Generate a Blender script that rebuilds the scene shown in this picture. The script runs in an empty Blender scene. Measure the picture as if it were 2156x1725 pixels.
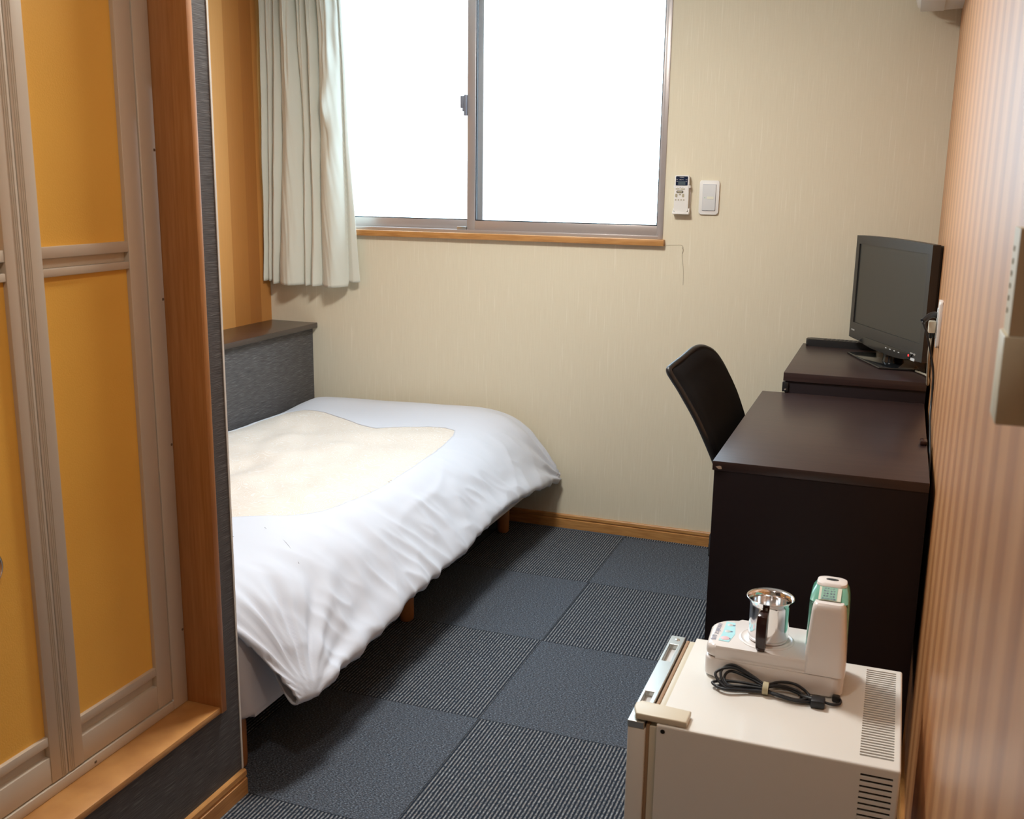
import bpy, bmesh, math, random
import numpy as np
from mathutils import Vector, Matrix, noise
random.seed(7)
PI = math.pi
sc = bpy.context.scene
C = sc.collection

# ------------------------------------------------------------------ camera
F_PX, YAW, PITCH, ROLL = 2181.25, .35446, .21861, .01443
cy, sy, cp, sp = math.cos(YAW), math.sin(YAW), math.cos(PITCH), math.sin(PITCH)
fw = Vector((-sy*cp, cy*cp, -sp)); rt = Vector((cy, sy, 0)); up = rt.cross(fw)
r2 = math.cos(ROLL)*rt + math.sin(ROLL)*up
u2 = -math.sin(ROLL)*rt + math.cos(ROLL)*up
cam = bpy.data.cameras.new('camera'); camo = bpy.data.objects.new('camera', cam); C.objects.link(camo)
M = Matrix.Identity(4)
for i in range(3):
    M[i][0] = r2[i]; M[i][1] = u2[i]; M[i][2] = -fw[i]
M[0][3], M[1][3], M[2][3] = -.11248, -3.82936, 1.37398
camo.matrix_world = M
cam.sensor_width = 36; cam.lens = 36*F_PX/2156; cam.clip_start = .02
cam.dof.use_dof = True; cam.dof.focus_distance = 3.1; cam.dof.aperture_fstop = 11
sc.camera = camo

# ------------------------------------------------------------------ light and exposure
sc.view_settings.view_transform = 'Standard'; sc.view_settings.look = 'None'
sc.view_settings.gamma = 1; sc.view_settings.use_curve_mapping = False
sc.view_settings.exposure = 0.45
w = bpy.data.worlds.new('daylight'); sc.world = w; w.use_nodes = True
bg = w.node_tree.nodes['Background']
bg.inputs[0].default_value = (.66, .84, 1.0, 1); bg.inputs[1].default_value = 7.0
def area(name, loc, rot, sx, sy_, power, col, portal=False):
    l = bpy.data.lights.new(name, 'AREA'); l.shape = 'RECTANGLE'; l.size = sx; l.size_y = sy_
    l.energy = power; l.color = col
    o = bpy.data.objects.new(name, l); C.objects.link(o); o.location = loc; o.rotation_euler = rot
    if portal: l.cycles.is_portal = True
    return o
area('window_portal', (-1.72, .10, 1.63), (-PI/2, 0, 0), 1.60, .98, 1, (1, 1, 1), True)
LAMP_POWER = 26.0
ENTRY_FILL_POWER = 4.8
LAMP_COL = (1.0, .975, .925)
LAMP_AT = (-1.20, -1.40, 2.265)

# ------------------------------------------------------------------ materials
def _n(nt, t, **kw):
    n = nt.nodes.new(t)
    for k, v in kw.items(): setattr(n, k, v)
    return n
def mat(name, col, rough=.5, metal=0., spec=.5, coat=0., coatr=.1, bump=None, var=None, trans=0., emit=None, sheen=0.):
    m = bpy.data.materials.new(name); m.use_nodes = True
    nt = m.node_tree; b = nt.nodes['Principled BSDF']
    b.inputs['Base Color'].default_value = (*col, 1); b.inputs['Roughness'].default_value = rough
    b.inputs['Metallic'].default_value = metal; b.inputs['Specular IOR Level'].default_value = spec
    b.inputs['Coat Weight'].default_value = coat; b.inputs['Coat Roughness'].default_value = coatr
    b.inputs['Sheen Weight'].default_value = sheen
    if trans: b.inputs['Transmission Weight'].default_value = trans
    if emit:
        b.inputs['Emission Color'].default_value = (*emit[0], 1); b.inputs['Emission Strength'].default_value = emit[1]
    tc = _n(nt, 'ShaderNodeTexCoord')
    if bump:      # (scale xyz, strength, distance, detail)
        mp = _n(nt, 'ShaderNodeMapping'); mp.inputs['Scale'].default_value = bump[0]
        nt.links.new(tc.outputs['Object'], mp.inputs[0])
        ns = _n(nt, 'ShaderNodeTexNoise'); ns.inputs['Scale'].default_value = 1; ns.inputs['Detail'].default_value = bump[3]
        nt.links.new(mp.outputs[0], ns.inputs['Vector'])
        bp = _n(nt, 'ShaderNodeBump'); bp.inputs['Strength'].default_value = bump[1]; bp.inputs['Distance'].default_value = bump[2]
        nt.links.new(ns.outputs['Fac'], bp.inputs['Height']); nt.links.new(bp.outputs[0], b.inputs['Normal'])
    if var:       # (scale xyz, [(pos,col),...], detail, distortion)
        mp = _n(nt, 'ShaderNodeMapping'); mp.inputs['Scale'].default_value = var[0]
        nt.links.new(tc.outputs['Object'], mp.inputs[0])
        ns = _n(nt, 'ShaderNodeTexNoise'); ns.inputs['Scale'].default_value = 1; ns.inputs['Detail'].default_value = var[2]
        if len(var) > 3: ns.inputs['Distortion'].default_value = var[3]
        nt.links.new(mp.outputs[0], ns.inputs['Vector'])
        cr = _n(nt, 'ShaderNodeValToRGB'); ramp(cr, var[1])
        nt.links.new(ns.outputs['Fac'], cr.inputs[0]); nt.links.new(cr.outputs[0], b.inputs['Base Color'])
    return m
def ramp(cr, stops, interp='LINEAR'):
    e = cr.color_ramp; e.interpolation = interp
    while len(e.elements) > 1: e.elements.remove(e.elements[-1])
    e.elements[0].position = stops[0][0]; e.elements[0].color = (*stops[0][1], 1)
    for p, c in stops[1:]:
        x = e.elements.new(p); x.color = (*c, 1)
def math_(nt, op, a, b=None, c=None):
    n = _n(nt, 'ShaderNodeMath', operation=op)
    for i, v in enumerate((a, b, c)):
        if v is None: continue
        if isinstance(v, (int, float)): n.inputs[i].default_value = v
        else: nt.links.new(v, n.inputs[i])
    return n.outputs[0]
def mixc(nt, f, a, b):
    n = _n(nt, 'ShaderNodeMix', data_type='RGBA')
    for s, v in ((n.inputs[0], f), (n.inputs[6], a), (n.inputs[7], b)):
        if isinstance(v, (int, float)): s.default_value = v
        elif isinstance(v, tuple): s.default_value = (*v, 1)
        else: nt.links.new(v, s)
    return n.outputs[2]

def carpet_material():
    m = mat('carpet_tiles', (.05, .06, .07), .95, spec=.1)
    nt = m.node_tree; b = nt.nodes['Principled BSDF']
    tc = _n(nt, 'ShaderNodeTexCoord'); sx = _n(nt, 'ShaderNodeSeparateXYZ'); nt.links.new(tc.outputs['Object'], sx.inputs[0])
    X, Y = sx.outputs[0], sx.outputs[1]; T = .505
    u = math_(nt, 'DIVIDE', math_(nt, 'ADD', X, 1.037+20*T), T)
    v = math_(nt, 'DIVIDE', math_(nt, 'ADD', Y, .536+20*T), T)
    par = math_(nt, 'MODULO', math_(nt, 'ADD', math_(nt, 'FLOOR', u), math_(nt, 'FLOOR', v)), 2.0)   # 1: striped
    def nz(scale, detail, vec=None, dist=0):
        mp = _n(nt, 'ShaderNodeMapping'); mp.inputs['Scale'].default_value = scale
        nt.links.new(tc.outputs['Object'], mp.inputs[0])
        n = _n(nt, 'ShaderNodeTexNoise'); n.inputs['Scale'].default_value = 1; n.inputs['Detail'].default_value = detail
        nt.links.new(mp.outputs[0], n.inputs['Vector']); return n
    n1 = nz((200, 420, 1), 3); n2 = nz((300, 120, 1), 2)
    cr1 = _n(nt, 'ShaderNodeValToRGB')
    ramp(cr1, [(.32, (.012, .018, .028)), (.43, (.050, .066, .088)), (.50, (.088, .080, .082)), (.57, (.085, .118, .160)), (.68, (.22, .25, .29))])
    nt.links.new(n1.outputs['Fac'], cr1.inputs[0])
    # ribs running along the room
    s = math_(nt, 'MULTIPLY', X, 2*PI/.0092)
    rib = math_(nt, 'MULTIPLY_ADD', math_(nt, 'SINE', s), .5, .5)
    rib2 = math_(nt, 'SMOOTH_MIN', math_(nt, 'MULTIPLY', rib, 1.0), 1.0, .05)
    cr2 = _n(nt, 'ShaderNodeValToRGB')
    ramp(cr2, [(.33, (.05, .065, .085)), (.45, (.15, .175, .20)), (.52, (.27, .24, .22)), (.60, (.24, .29, .33)), (.72, (.46, .46, .46))])
    nt.links.new(n2.outputs['Fac'], cr2.inputs[0])
    dark = (.014, .020, .032)
    ribbed = mixc(nt, math_(nt, 'POWER', rib, 1.7), dark, cr2.outputs[0])
    col = mixc(nt, par, cr1.outputs[0], ribbed)
    # seams
    def edge(t):
        f = math_(nt, 'FRACT', t); d = math_(nt, 'MINIMUM', f, math_(nt, 'SUBTRACT', 1.0, f))
        return math_(nt, 'LESS_THAN', d, .0028)
    seam = math_(nt, 'MAXIMUM', edge(u), edge(v))
    col = mixc(nt, math_(nt, 'MULTIPLY', seam, .75), col, (.010, .012, .016))
    nt.links.new(col, b.inputs['Base Color'])
    h = math_(nt, 'ADD', math_(nt, 'MULTIPLY', math_(nt, 'MULTIPLY', rib, par), .6), math_(nt, 'MULTIPLY', n1.outputs['Fac'], .8))
    bp = _n(nt, 'ShaderNodeBump'); bp.inputs['Strength'].default_value = .5; bp.inputs['Distance'].default_value = .002
    nt.links.new(h, bp.inputs['Height']); nt.links.new(bp.outputs[0], b.inputs['Normal'])
    return m

def stripe_material(name, axis, period, stops, offset, rough, coat=0, coatr=.2, grain=.10, spec=.5, blur='CONSTANT', fine=True):
    m = mat(name, (.5, .3, .1), rough, coat=coat, coatr=coatr, spec=spec)
    nt = m.node_tree; b = nt.nodes['Principled BSDF']
    tc = _n(nt, 'ShaderNodeTexCoord'); sx = _n(nt, 'ShaderNodeSeparateXYZ'); nt.links.new(tc.outputs['Object'], sx.inputs[0])
    A = sx.outputs[axis]
    t = math_(nt, 'FRACT', math_(nt, 'DIVIDE', math_(nt, 'ADD', A, offset+10*period), period))
    cr = _n(nt, 'ShaderNodeValToRGB'); ramp(cr, stops, blur); nt.links.new(t, cr.inputs[0])
    mp = _n(nt, 'ShaderNodeMapping'); mp.inputs['Scale'].default_value = (160, 160, 9) if fine else (40, 40, 2)
    nt.links.new(tc.outputs['Object'], mp.inputs[0])
    n = _n(nt, 'ShaderNodeTexNoise'); n.inputs['Scale'].default_value = 1; n.inputs['Detail'].default_value = 3
    nt.links.new(mp.outputs[0], n.inputs['Vector'])
    g = math_(nt, 'MULTIPLY_ADD', n.outputs['Fac'], 2*grain, 1-grain)
    vm = _n(nt, 'ShaderNodeVectorMath', operation='SCALE'); nt.links.new(cr.outputs[0], vm.inputs[0]); nt.links.new(g, vm.inputs['Scale'])
    nt.links.new(vm.outputs[0], b.inputs['Base Color'])
    bp = _n(nt, 'ShaderNodeBump'); bp.inputs['Strength'].default_value = .15; bp.inputs['Distance'].default_value = .001
    nt.links.new(n.outputs['Fac'], bp.inputs['Height']); nt.links.new(bp.outputs[0], b.inputs['Normal'])
    return m

def wallpaper_material():
    m = mat('cream_wallpaper', (.75, .68, .50), .75, spec=.25)
    nt = m.node_tree; b = nt.nodes['Principled BSDF']
    tc = _n(nt, 'ShaderNodeTexCoord')
    def nz(scale, detail):
        mp = _n(nt, 'ShaderNodeMapping'); mp.inputs['Scale'].default_value = scale
        nt.links.new(tc.outputs['Object'], mp.inputs[0])
        n = _n(nt, 'ShaderNodeTexNoise'); n.inputs['Scale'].default_value = 1; n.inputs['Detail'].default_value = detail
        nt.links.new(mp.outputs[0], n.inputs['Vector']); return n.outputs['Fac']
    streak = nz((150, 150, 5.0), 1); fine = nz((320, 320, 10), 2); weave = nz((30, 30, 700), 1)
    cr = _n(nt, 'ShaderNodeValToRGB'); ramp(cr, [(.64, (0, 0, 0)), (.72, (1, 1, 1))]); nt.links.new(streak, cr.inputs[0])
    base = mixc(nt, fine, (.71, .645, .49), (.80, .745, .59))
    base = mixc(nt, math_(nt, 'MULTIPLY', weave, .25), base, (.62, .56, .42))
    col = mixc(nt, math_(nt, 'MULTIPLY', cr.outputs[0], .35), base, (.88, .83, .70))
    nt.links.new(col, b.inputs['Base Color'])
    bp = _n(nt, 'ShaderNodeBump'); bp.inputs['Strength'].default_value = .25; bp.inputs['Distance'].default_value = .001
    nt.links.new(fine, bp.inputs['Height']); nt.links.new(bp.outputs[0], b.inputs['Normal'])
    return m

def linen_dark_material():
    # dark woven wallpaper with fine horizontal threads
    m = mat('charcoal_woven_wallpaper', (.06, .06, .065), .6, spec=.35)
    nt = m.node_tree; b = nt.nodes['Principled BSDF']
    tc = _n(nt, 'ShaderNodeTexCoord')
    mp = _n(nt, 'ShaderNodeMapping'); mp.inputs['Scale'].default_value = (22, 22, 640)
    nt.links.new(tc.outputs['Object'], mp.inputs[0])
    n = _n(nt, 'ShaderNodeTexNoise'); n.inputs['Scale'].default_value = 1; n.inputs['Detail'].default_value = 3
    nt.links.new(mp.outputs[0], n.inputs['Vector'])
    cr = _n(nt, 'ShaderNodeValToRGB')
    ramp(cr, [(.30, (.052, .050, .051)), (.48, (.086, .083, .085)), (.60, (.108, .105, .107)), (.72, (.20, .20, .205))])
    nt.links.new(n.outputs['Fac'], cr.inputs[0]); nt.links.new(cr.outputs[0], b.inputs['Base Color'])
    bp = _n(nt, 'ShaderNodeBump'); bp.inputs['Strength'].default_value = .5; bp.inputs['Distance'].default_value = .0012
    nt.links.new(n.outputs['Fac'], bp.inputs['Height']); nt.links.new(bp.outputs[0], b.inputs['Normal'])
    return m

MT = {}
MT['carpet'] = carpet_material()
MT['paper'] = wallpaper_material()
MT['grey'] = linen_dark_material()
MT['ceiling'] = mat('white_ceiling', (.78, .76, .70), .9)
MT['plain_wall'] = mat('plain_cream_wall', (.62, .54, .40), .8)
MT['orange'] = stripe_material('orange_striped_wallpaper', 1, .42,
    [(0, (.42, .165, .038)), (.19, (.56, .25, .065)), (.37, (.66, .335, .10)), (.55, (.60, .285, .08)), (.74, (.47, .195, .045))],
    .155, .55, grain=.05, spec=.3)
MT['woodwall'] = stripe_material('striped_wood_laminate', 1, .31,
    [(0, (.45, .185, .060)), (.14, (.49, .205, .068)), (.24, (.62, .30, .115)), (.40, (.60, .285, .105)), (.50, (.43, .175, .057)), (.62, (.50, .215, .072)), (.74, (.65, .32, .125)), (.90, (.58, .27, .10)), (1, (.45, .185, .060))],
    .03, .42, coat=.6, coatr=.42, grain=.10, blur='EASE')
MT['oak'] = mat('orange_oak_trim', (.5, .24, .07), .42, coat=.2, coatr=.25,
    var=((14, 14, 160), [(.3, (.42, .19, .055)), (.6, (.54, .27, .085)), (.8, (.58, .31, .11))], 3))
MT['oakv'] = mat('orange_oak_upright', (.5, .24, .07), .42, coat=.2, coatr=.25,
    var=((160, 160, 8), [(.3, (.38, .155, .042)), (.6, (.46, .20, .062)), (.8, (.50, .235, .08))], 3))
MT['alu'] = mat('champagne_aluminium', (.62, .55, .45), .45, metal=.15, bump=((3, 3, 900), .05, .0005, 1))
MT['alu_dark'] = mat('bronze_aluminium', (.46, .41, .39), .35, metal=.4, bump=((400, 400, 3), .04, .0005, 1))
MT['amber'] = mat('amber_frosted_panel', (.80, .42, .075), .45, spec=.4, bump=((350, 350, 350), .25, .001, 2),
    var=((3, 3, 3), [(.3, (.86, .48, .085)), (.7, (.93, .54, .10))], 2))
MT['chrome'] = mat('polished_steel', (.82, .82, .83), .10, metal=1)
MT['brushed'] = mat('satin_steel', (.60, .61, .58), .28, metal=.85)
MT['curtain'] = mat('ivory_curtain_cloth', (.66, .67, .59), .85, spec=.2, sheen=.3, bump=((900, 900, 500), .15, .0005, 1))
MT['duvet'] = mat('white_cotton', (.61, .645, .72), .85, spec=.2, sheen=.2, bump=((700, 700, 700), .12, .0005, 2))
MT['sheet'] = mat('white_fitted_sheet', (.74, .70, .70), .85, spec=.2)
def damask():
    m = mat('cream_damask', (.85, .76, .62), .6, spec=.3, sheen=.3)
    nt = m.node_tree; b = nt.nodes['Principled BSDF']; tc = _n(nt, 'ShaderNodeTexCoord')
    n0 = _n(nt, 'ShaderNodeTexNoise'); n0.inputs['Scale'].default_value = 11; n0.inputs['Detail'].default_value = 2; n0.inputs['Distortion'].default_value = 1.2
    nt.links.new(tc.outputs['Object'], n0.inputs['Vector'])
    s = math_(nt, 'ABSOLUTE', math_(nt, 'SINE', math_(nt, 'MULTIPLY', n0.outputs['Fac'], 62.0)))
    k = math_(nt, 'SUBTRACT', 1.0, math_(nt, 'SMOOTH_MIN', math_(nt, 'MULTIPLY', s, 1.9), 1.0, .2))
    nt.links.new(mixc(nt, k, (.69, .63, .555), (.80, .79, .77)), b.inputs['Base Color'])
    nt.links.new(math_(nt, 'MULTIPLY_ADD', k, -.2, .7), b.inputs['Roughness'])
    return m
MT['damask'] = damask()
MT['shelf'] = mat('dark_wood_ledge', (.035, .024, .022), .32, coat=.3, coatr=.2, var=((60, 4, 60), [(.3, (.022, .015, .014)), (.7, (.05, .033, .030))], 3))
MT['desk'] = mat('dark_brown_laminate', (.036, .020, .019), .36, spec=.5, var=((4, 120, 120), [(.3, (.028, .015, .015)), (.7, (.043, .024, .022))], 2), bump=((200, 900, 200), .06, .0004, 2))
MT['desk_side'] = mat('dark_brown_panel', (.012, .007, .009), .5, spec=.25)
MT['mesh_black'] = mat('black_mesh_fabric', (.008, .008, .009), .85, spec=.2, bump=((900, 900, 900), .3, .001, 1))
MT['black'] = mat('black_plastic', (.012, .012, .013), .4)
MT['gloss_black'] = mat('glossy_black_plastic', (.012, .013, .014), .12)
MT['bezel'] = mat('matt_black_bezel', (.028, .027, .026), .38)
MT['screen'] = mat('dark_lcd_screen', (.022, .023, .022), .28, spec=.6)
MT['white'] = mat('white_plastic', (.80, .79, .76), .35)
MT['fridge'] = mat('white_enamel', (.84, .84, .80), .30, coat=.4, coatr=.12, bump=((500, 500, 500), .05, .0005, 1))
MT['ivory'] = mat('ivory_plastic', (.70, .64, .50), .4)
MT['beige'] = mat('beige_plastic', (.62, .56, .42), .45)
MT['kettle'] = mat('cream_white_plastic', (.84, .81, .79), .28, coat=.3)
MT['gasket'] = mat('tan_rubber_gasket', (.36, .22, .12), .6)
MT['dark'] = mat('dark_recess', (.006, .006, .006), .8)
MT['green'] = mat('translucent_green_tank', (.20, .56, .42), .18, trans=.25, coat=.3)
MT['brown'] = mat('dark_brown_bakelite', (.030, .010, .008), .2)
MT['decal'] = mat('pale_blue_decal', (.46, .83, .90), .4)
MT['pink'] = mat('pink_button_mark', (.86, .60, .64), .4)
MT['ink'] = mat('grey_blue_ink', (.22, .24, .36), .6)
MT['pale_ink'] = mat('faint_blue_ink', (.42, .44, .56), .6)
MT['label_green'] = mat('green_label', (.27, .52, .42), .5)
MT['label_cream'] = mat('cream_label', (.74, .74, .62), .5)
MT['navy'] = mat('navy_display_glass', (.010, .022, .055), .15)
MT['lcd'] = mat('grey_lcd', (.07, .10, .12), .3)
MT['taupe'] = mat('taupe_button', (.42, .38, .27), .5)
MT['switchgrey'] = mat('pale_grey_switch', (.66, .67, .67), .4)
MT['led'] = mat('red_led', (.8, .02, .02), .4, emit=((1, .03, .03), 2.0))
MT['greenled'] = mat('green_indicator', (.05, .5, .1), .4)
MT['cord'] = mat('black_cord_rubber', (.009, .012, .017), .42)
MT['cordbeige'] = mat('beige_cable', (.45, .40, .30), .5)
MT['tie'] = mat('beige_cord_tie', (.50, .46, .30), .6)
MT['bedleg'] = mat('varnished_beech_leg', (.42, .17, .05), .4, coat=.3)
MT['seam'] = mat('wallpaper_crease', (.42, .37, .27), .8)
MT['chip'] = mat('bare_chipped_laminate', (.55, .45, .38), .7)
def glass_material(frost):
    m = bpy.data.materials.new('frosted_window_glass' if frost else 'window_glass'); m.use_nodes = True
    nt = m.node_tree; nt.nodes.remove(nt.nodes['Principled BSDF']); out = nt.nodes['Material Output']
    tr = _n(nt, 'ShaderNodeBsdfTransparent'); tr.inputs[0].default_value = (.95, .975, .98, 1)
    gl = _n(nt, 'ShaderNodeBsdfGlossy'); gl.inputs['Roughness'].default_value = .05
    mx = _n(nt, 'ShaderNodeMixShader'); mx.inputs[0].default_value = .06
    nt.links.new(tr.outputs[0], mx.inputs[1]); nt.links.new(gl.outputs[0], mx.inputs[2])
    nt.links.new(mx.outputs[0], out.inputs['Surface'])
    return m
MT['glass'] = glass_material(False)

# ------------------------------------------------------------------ helpers
def worldloc(p):
    v = Vector((0, 0, 0))
    while p is not None: v += p.location; p = p.parent
    return v
def link(name, me, m, parent=None, label=None, kind=None, smooth=False, local=False):
    if not local and parent is not None:
        me.transform(Matrix.Translation(-worldloc(parent)))
    o = bpy.data.objects.new(name, me); C.objects.link(o); o.parent = parent
    if m is not None and not me.materials: me.materials.append(m)
    if smooth:
        for p in me.polygons: p.use_smooth = True
        if smooth != True:
            me.set_sharp_from_angle(angle=math.radians(smooth))
    if label: o['label'] = label
    if kind: o['kind'] = kind
    return o
def tomesh(bm, name='m'):
    bmesh.ops.recalc_face_normals(bm, faces=bm.faces[:])
    me = bpy.data.meshes.new(name); bm.to_mesh(me); bm.free(); return me
def add_box(bm, x, y, z, bev=0., seg=2):
    r = bmesh.ops.create_cube(bm, size=1); vs = r['verts']
    bmesh.ops.scale(bm, vec=(x[1]-x[0], y[1]-y[0], z[1]-z[0]), verts=vs)
    bmesh.ops.translate(bm, vec=((x[0]+x[1])/2, (y[0]+y[1])/2, (z[0]+z[1])/2), verts=vs)
    if bev:
        es = list({e for v in vs for e in v.link_edges})
        bmesh.ops.bevel(bm, geom=es, offset=bev, segments=seg, affect='EDGES', profile=.5)
def box(name, x, y, z, m, parent=None, bev=.0015, seg=2, **kw):
    bm = bmesh.new(); add_box(bm, x, y, z, bev, seg)
    return link(name, tomesh(bm, name), m, parent, smooth=35, **kw)
def boxes(name, lst, m, parent=None, bev=.001, **kw):
    bm = bmesh.new()
    for a in lst: add_box(bm, *a, bev)
    return link(name, tomesh(bm, name), m, parent, smooth=35, **kw)
def frame_xyz(d):
    d = d.normalized(); a = Vector((0, 0, 1)) if abs(d.z) < .9 else Vector((1, 0, 0))
    u = d.cross(a).normalized(); return u, u.cross(d).normalized()
def catmull(pts, n):
    P = [Vector(p) for p in pts]; P = [2*P[0]-P[1]] + P + [2*P[-1]-P[-2]]; out = []
    for i in range(1, len(P)-2):
        for k in range(n):
            t = k/n; a, b, c, d = P[i-1], P[i], P[i+1], P[i+2]
            out.append(.5*((2*b)+(c-a)*t+(2*a-5*b+4*c-d)*t*t+(3*b-a-3*c+d)*t**3))
    out.append(P[-2]); return out
def tube(bm, pts, r, seg=8, smooth=6, cap=True):
    P = catmull(pts, smooth) if smooth else [Vector(p) for p in pts]
    rr = r if callable(r) else (lambda t: r)
    rings = []; u = None
    for i, p in enumerate(P):
        d = (P[min(i+1, len(P)-1)]-P[max(i-1, 0)])
        if d.length < 1e-9: d = Vector((0, 0, 1))
        d.normalize()
        if u is None: u, v = frame_xyz(d)
        else:
            u = (u-d*u.dot(d)).normalized(); v = u.cross(d)
        R = rr(i/(len(P)-1))
        rings.append([bm.verts.new(p+u*math.cos(2*PI*k/seg)*R+v*math.sin(2*PI*k/seg)*R) for k in range(seg)])
    for a, b in zip(rings, rings[1:]):
        for k in range(seg): bm.faces.new((a[k], a[(k+1) % seg], b[(k+1) % seg], b[k]))
    if cap: bm.faces.new(rings[0]); bm.faces.new(rings[-1])
def lathe(bm, prof, c, seg=48):
    rings = []
    for r, z in prof:
        if r < 1e-6: rings.append([bm.verts.new((c[0], c[1], c[2]+z))])
        else: rings.append([bm.verts.new((c[0]+r*math.cos(2*PI*k/seg), c[1]+r*math.sin(2*PI*k/seg), c[2]+z)) for k in range(seg)])
    for a, b in zip(rings, rings[1:]):
        for k in range(seg):
            k2 = (k+1) % seg
            if len(a) == 1 and len(b) == 1: continue
            if len(a) == 1: bm.faces.new((a[0], b[k], b[k2]))
            elif len(b) == 1: bm.faces.new((a[k], a[k2], b[0]))
            else: bm.faces.new((a[k], a[k2], b[k2], b[k]))
def prism(bm, poly, z0, z1, bev=0., seg=2, tops=None):
    """extrude an (x,y) polygon between z0 and z1"""
    a = [bm.verts.new((x, y, z0)) for x, y in poly]; b = [bm.verts.new((x, y, z1)) for x, y in poly]
    n = len(poly); fs = [bm.faces.new(a[::-1]), bm.faces.new(b)]
    for i in range(n): fs.append(bm.faces.new((a[i], a[(i+1) % n], b[(i+1) % n], b[i])))
    if bev:
        es = [e for e in fs[1].edges] + [e for e in fs[0].edges]
        bmesh.ops.bevel(bm, geom=es, offset=bev, segments=seg, affect='EDGES', profile=.5)
def rrect(x0, x1, y0, y1, r, n=6):
    out = []
    rs = r if isinstance(r, (list, tuple)) else [r]*4       # SW SE NE NW
    for (cx, cy_, a0), q in zip(((x0, y0, PI), (x1, y0, 1.5*PI), (x1, y1, 0), (x0, y1, .5*PI)), rs):
        px = cx+q if cx == x0 else cx-q; py = cy_+q if cy_ == y0 else cy_-q
        for k in range(n+1):
            a = a0+k/n*PI/2; out.append((px+q*math.cos(a), py+q*math.sin(a)))
    return out
def holed_plate(bm, xs, ys, holes, to3d, thick_dir):
    """grid plate with rectangular holes; xs, ys sorted breakpoints, holes a set of cell indices; walls of the holes go along thick_dir"""
    V = {}
    def v(i, j):
        if (i, j) not in V: V[i, j] = bm.verts.new(to3d(xs[i], ys[j]))
        return V[i, j]
    W = {}
    def w_(i, j):
        if (i, j) not in W: W[i, j] = bm.verts.new(Vector(to3d(xs[i], ys[j]))+thick_dir)
        return W[i, j]
    nx, ny = len(xs)-1, len(ys)-1
    solid = lambda i, j: 0 <= i < nx and 0 <= j < ny and (i, j) not in holes
    for i in range(nx):
        for j in range(ny):
            if solid(i, j):
                bm.faces.new((v(i, j), v(i+1, j), v(i+1, j+1), v(i, j+1)))
                if not solid(i-1, j): bm.faces.new((v(i, j), v(i, j+1), w_(i, j+1), w_(i, j)))
                if not solid(i+1, j): bm.faces.new((v(i+1, j), v(i+1, j+1), w_(i+1, j+1), w_(i+1, j)))
                if not solid(i, j-1): bm.faces.new((v(i, j), v(i+1, j), w_(i+1, j), w_(i, j)))
                if not solid(i, j+1): bm.faces.new((v(i, j+1), v(i+1, j+1), w_(i+1, j+1), w_(i, j+1)))
def thing(name, label, cat, loc=(0, 0, 0), rotz=0, group=None):
    o = bpy.data.objects.new(name, None); C.objects.link(o); o.location = loc; o.rotation_euler = (0, 0, rotz)
    o.empty_display_size = .05
    if label: o['label'] = label; o['category'] = cat
    if group: o['group'] = group
    return o
def tag(o, label, cat, group=None):
    o['label'] = label; o['category'] = cat
    if group: o['group'] = group
    return o
def struct(name, loc=(0, 0, 0)):
    o = bpy.data.objects.new(name, None); C.objects.link(o); o.location = loc; o['kind'] = 'structure'; o.empty_display_size = .05; return o
def text(name, body, size, origin, xdir, ydir, m, parent, ext=.0002, align='CENTER'):
    cu = bpy.data.curves.new(name, 'FONT'); cu.body = body; cu.size = size; cu.extrude = ext
    cu.align_x = align; cu.align_y = 'CENTER'
    to = bpy.data.objects.new('tmp', cu); C.objects.link(to)
    dg = bpy.context.evaluated_depsgraph_get()
    me = bpy.data.meshes.new_from_object(to.evaluated_get(dg)); bpy.data.objects.remove(to)
    xd = Vector(xdir).normalized(); yd = Vector(ydir).normalized(); zd = xd.cross(yd)
    T = Matrix(((xd.x, yd.x, zd.x, origin[0]), (xd.y, yd.y, zd.y, origin[1]), (xd.z, yd.z, zd.z, origin[2]), (0, 0, 0, 1)))
    me.transform(T); me.materials.clear()
    return link(name, me, m, parent)

# ------------------------------------------------------------------ room shell
CEIL = 2.30; NEAR = -4.7; XL = -2.647; WX = -1.411; WY = -2.05
S = dict(kind='structure')
box('floor', (XL-.1, .1), (NEAR-.1, .1), (-.1, 0), MT['carpet'], bev=0, **S)
box('ceiling', (XL-.1, .1), (NEAR-.1, .1), (CEIL, CEIL+.1), MT['ceiling'], bev=0, **S)
WL, WR, WB, WT = -2.50, -.945, 1.165, 2.12           # window opening
bm = bmesh.new()
for a in (((XL-.1, WL), (0, .1), (0, CEIL)), ((WR, .1), (0, .1), (0, CEIL)), ((WL, WR), (0, .1), (0, WB)), ((WL, WR), (0, .1), (WT, CEIL))):
    add_box(bm, *a)
wall_back = link('wall_back', tomesh(bm), MT['paper'], **S)
bm = bmesh.new()      # the crease and the tear beside the window sill
tube(bm, [(-.932, -.0004, 1.144), (-.90, -.0004, 1.1455), (-.872, -.0004, 1.145), (-.8665, -.0004, 1.128), (-.8695, -.0004, 1.11), (-.862, -.0004, 1.05), (-.861, -.0004, 1.0)], .0009, 5, 4)
tube(bm, [(-.8695, -.0004, 1.138), (-.8665, -.0004, 1.128), (-.8692, -.0004, 1.116)], .0018, 5, 4)
link('paper_tear', tomesh(bm), MT['seam'], wall_back, label='cracked crease in the wallpaper')
box('wall_right', (0, .1), (NEAR, 0), (0, CEIL), MT['woodwall'], bev=0, **S)
box('wall_left', (XL-.1, XL), (WY, 0), (0, CEIL), MT['orange'], bev=0, **S)
box('wall_near', (XL-.1, .1), (NEAR-.1, NEAR), (0, CEIL), MT['plain_wall'], bev=0, **S)
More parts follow.
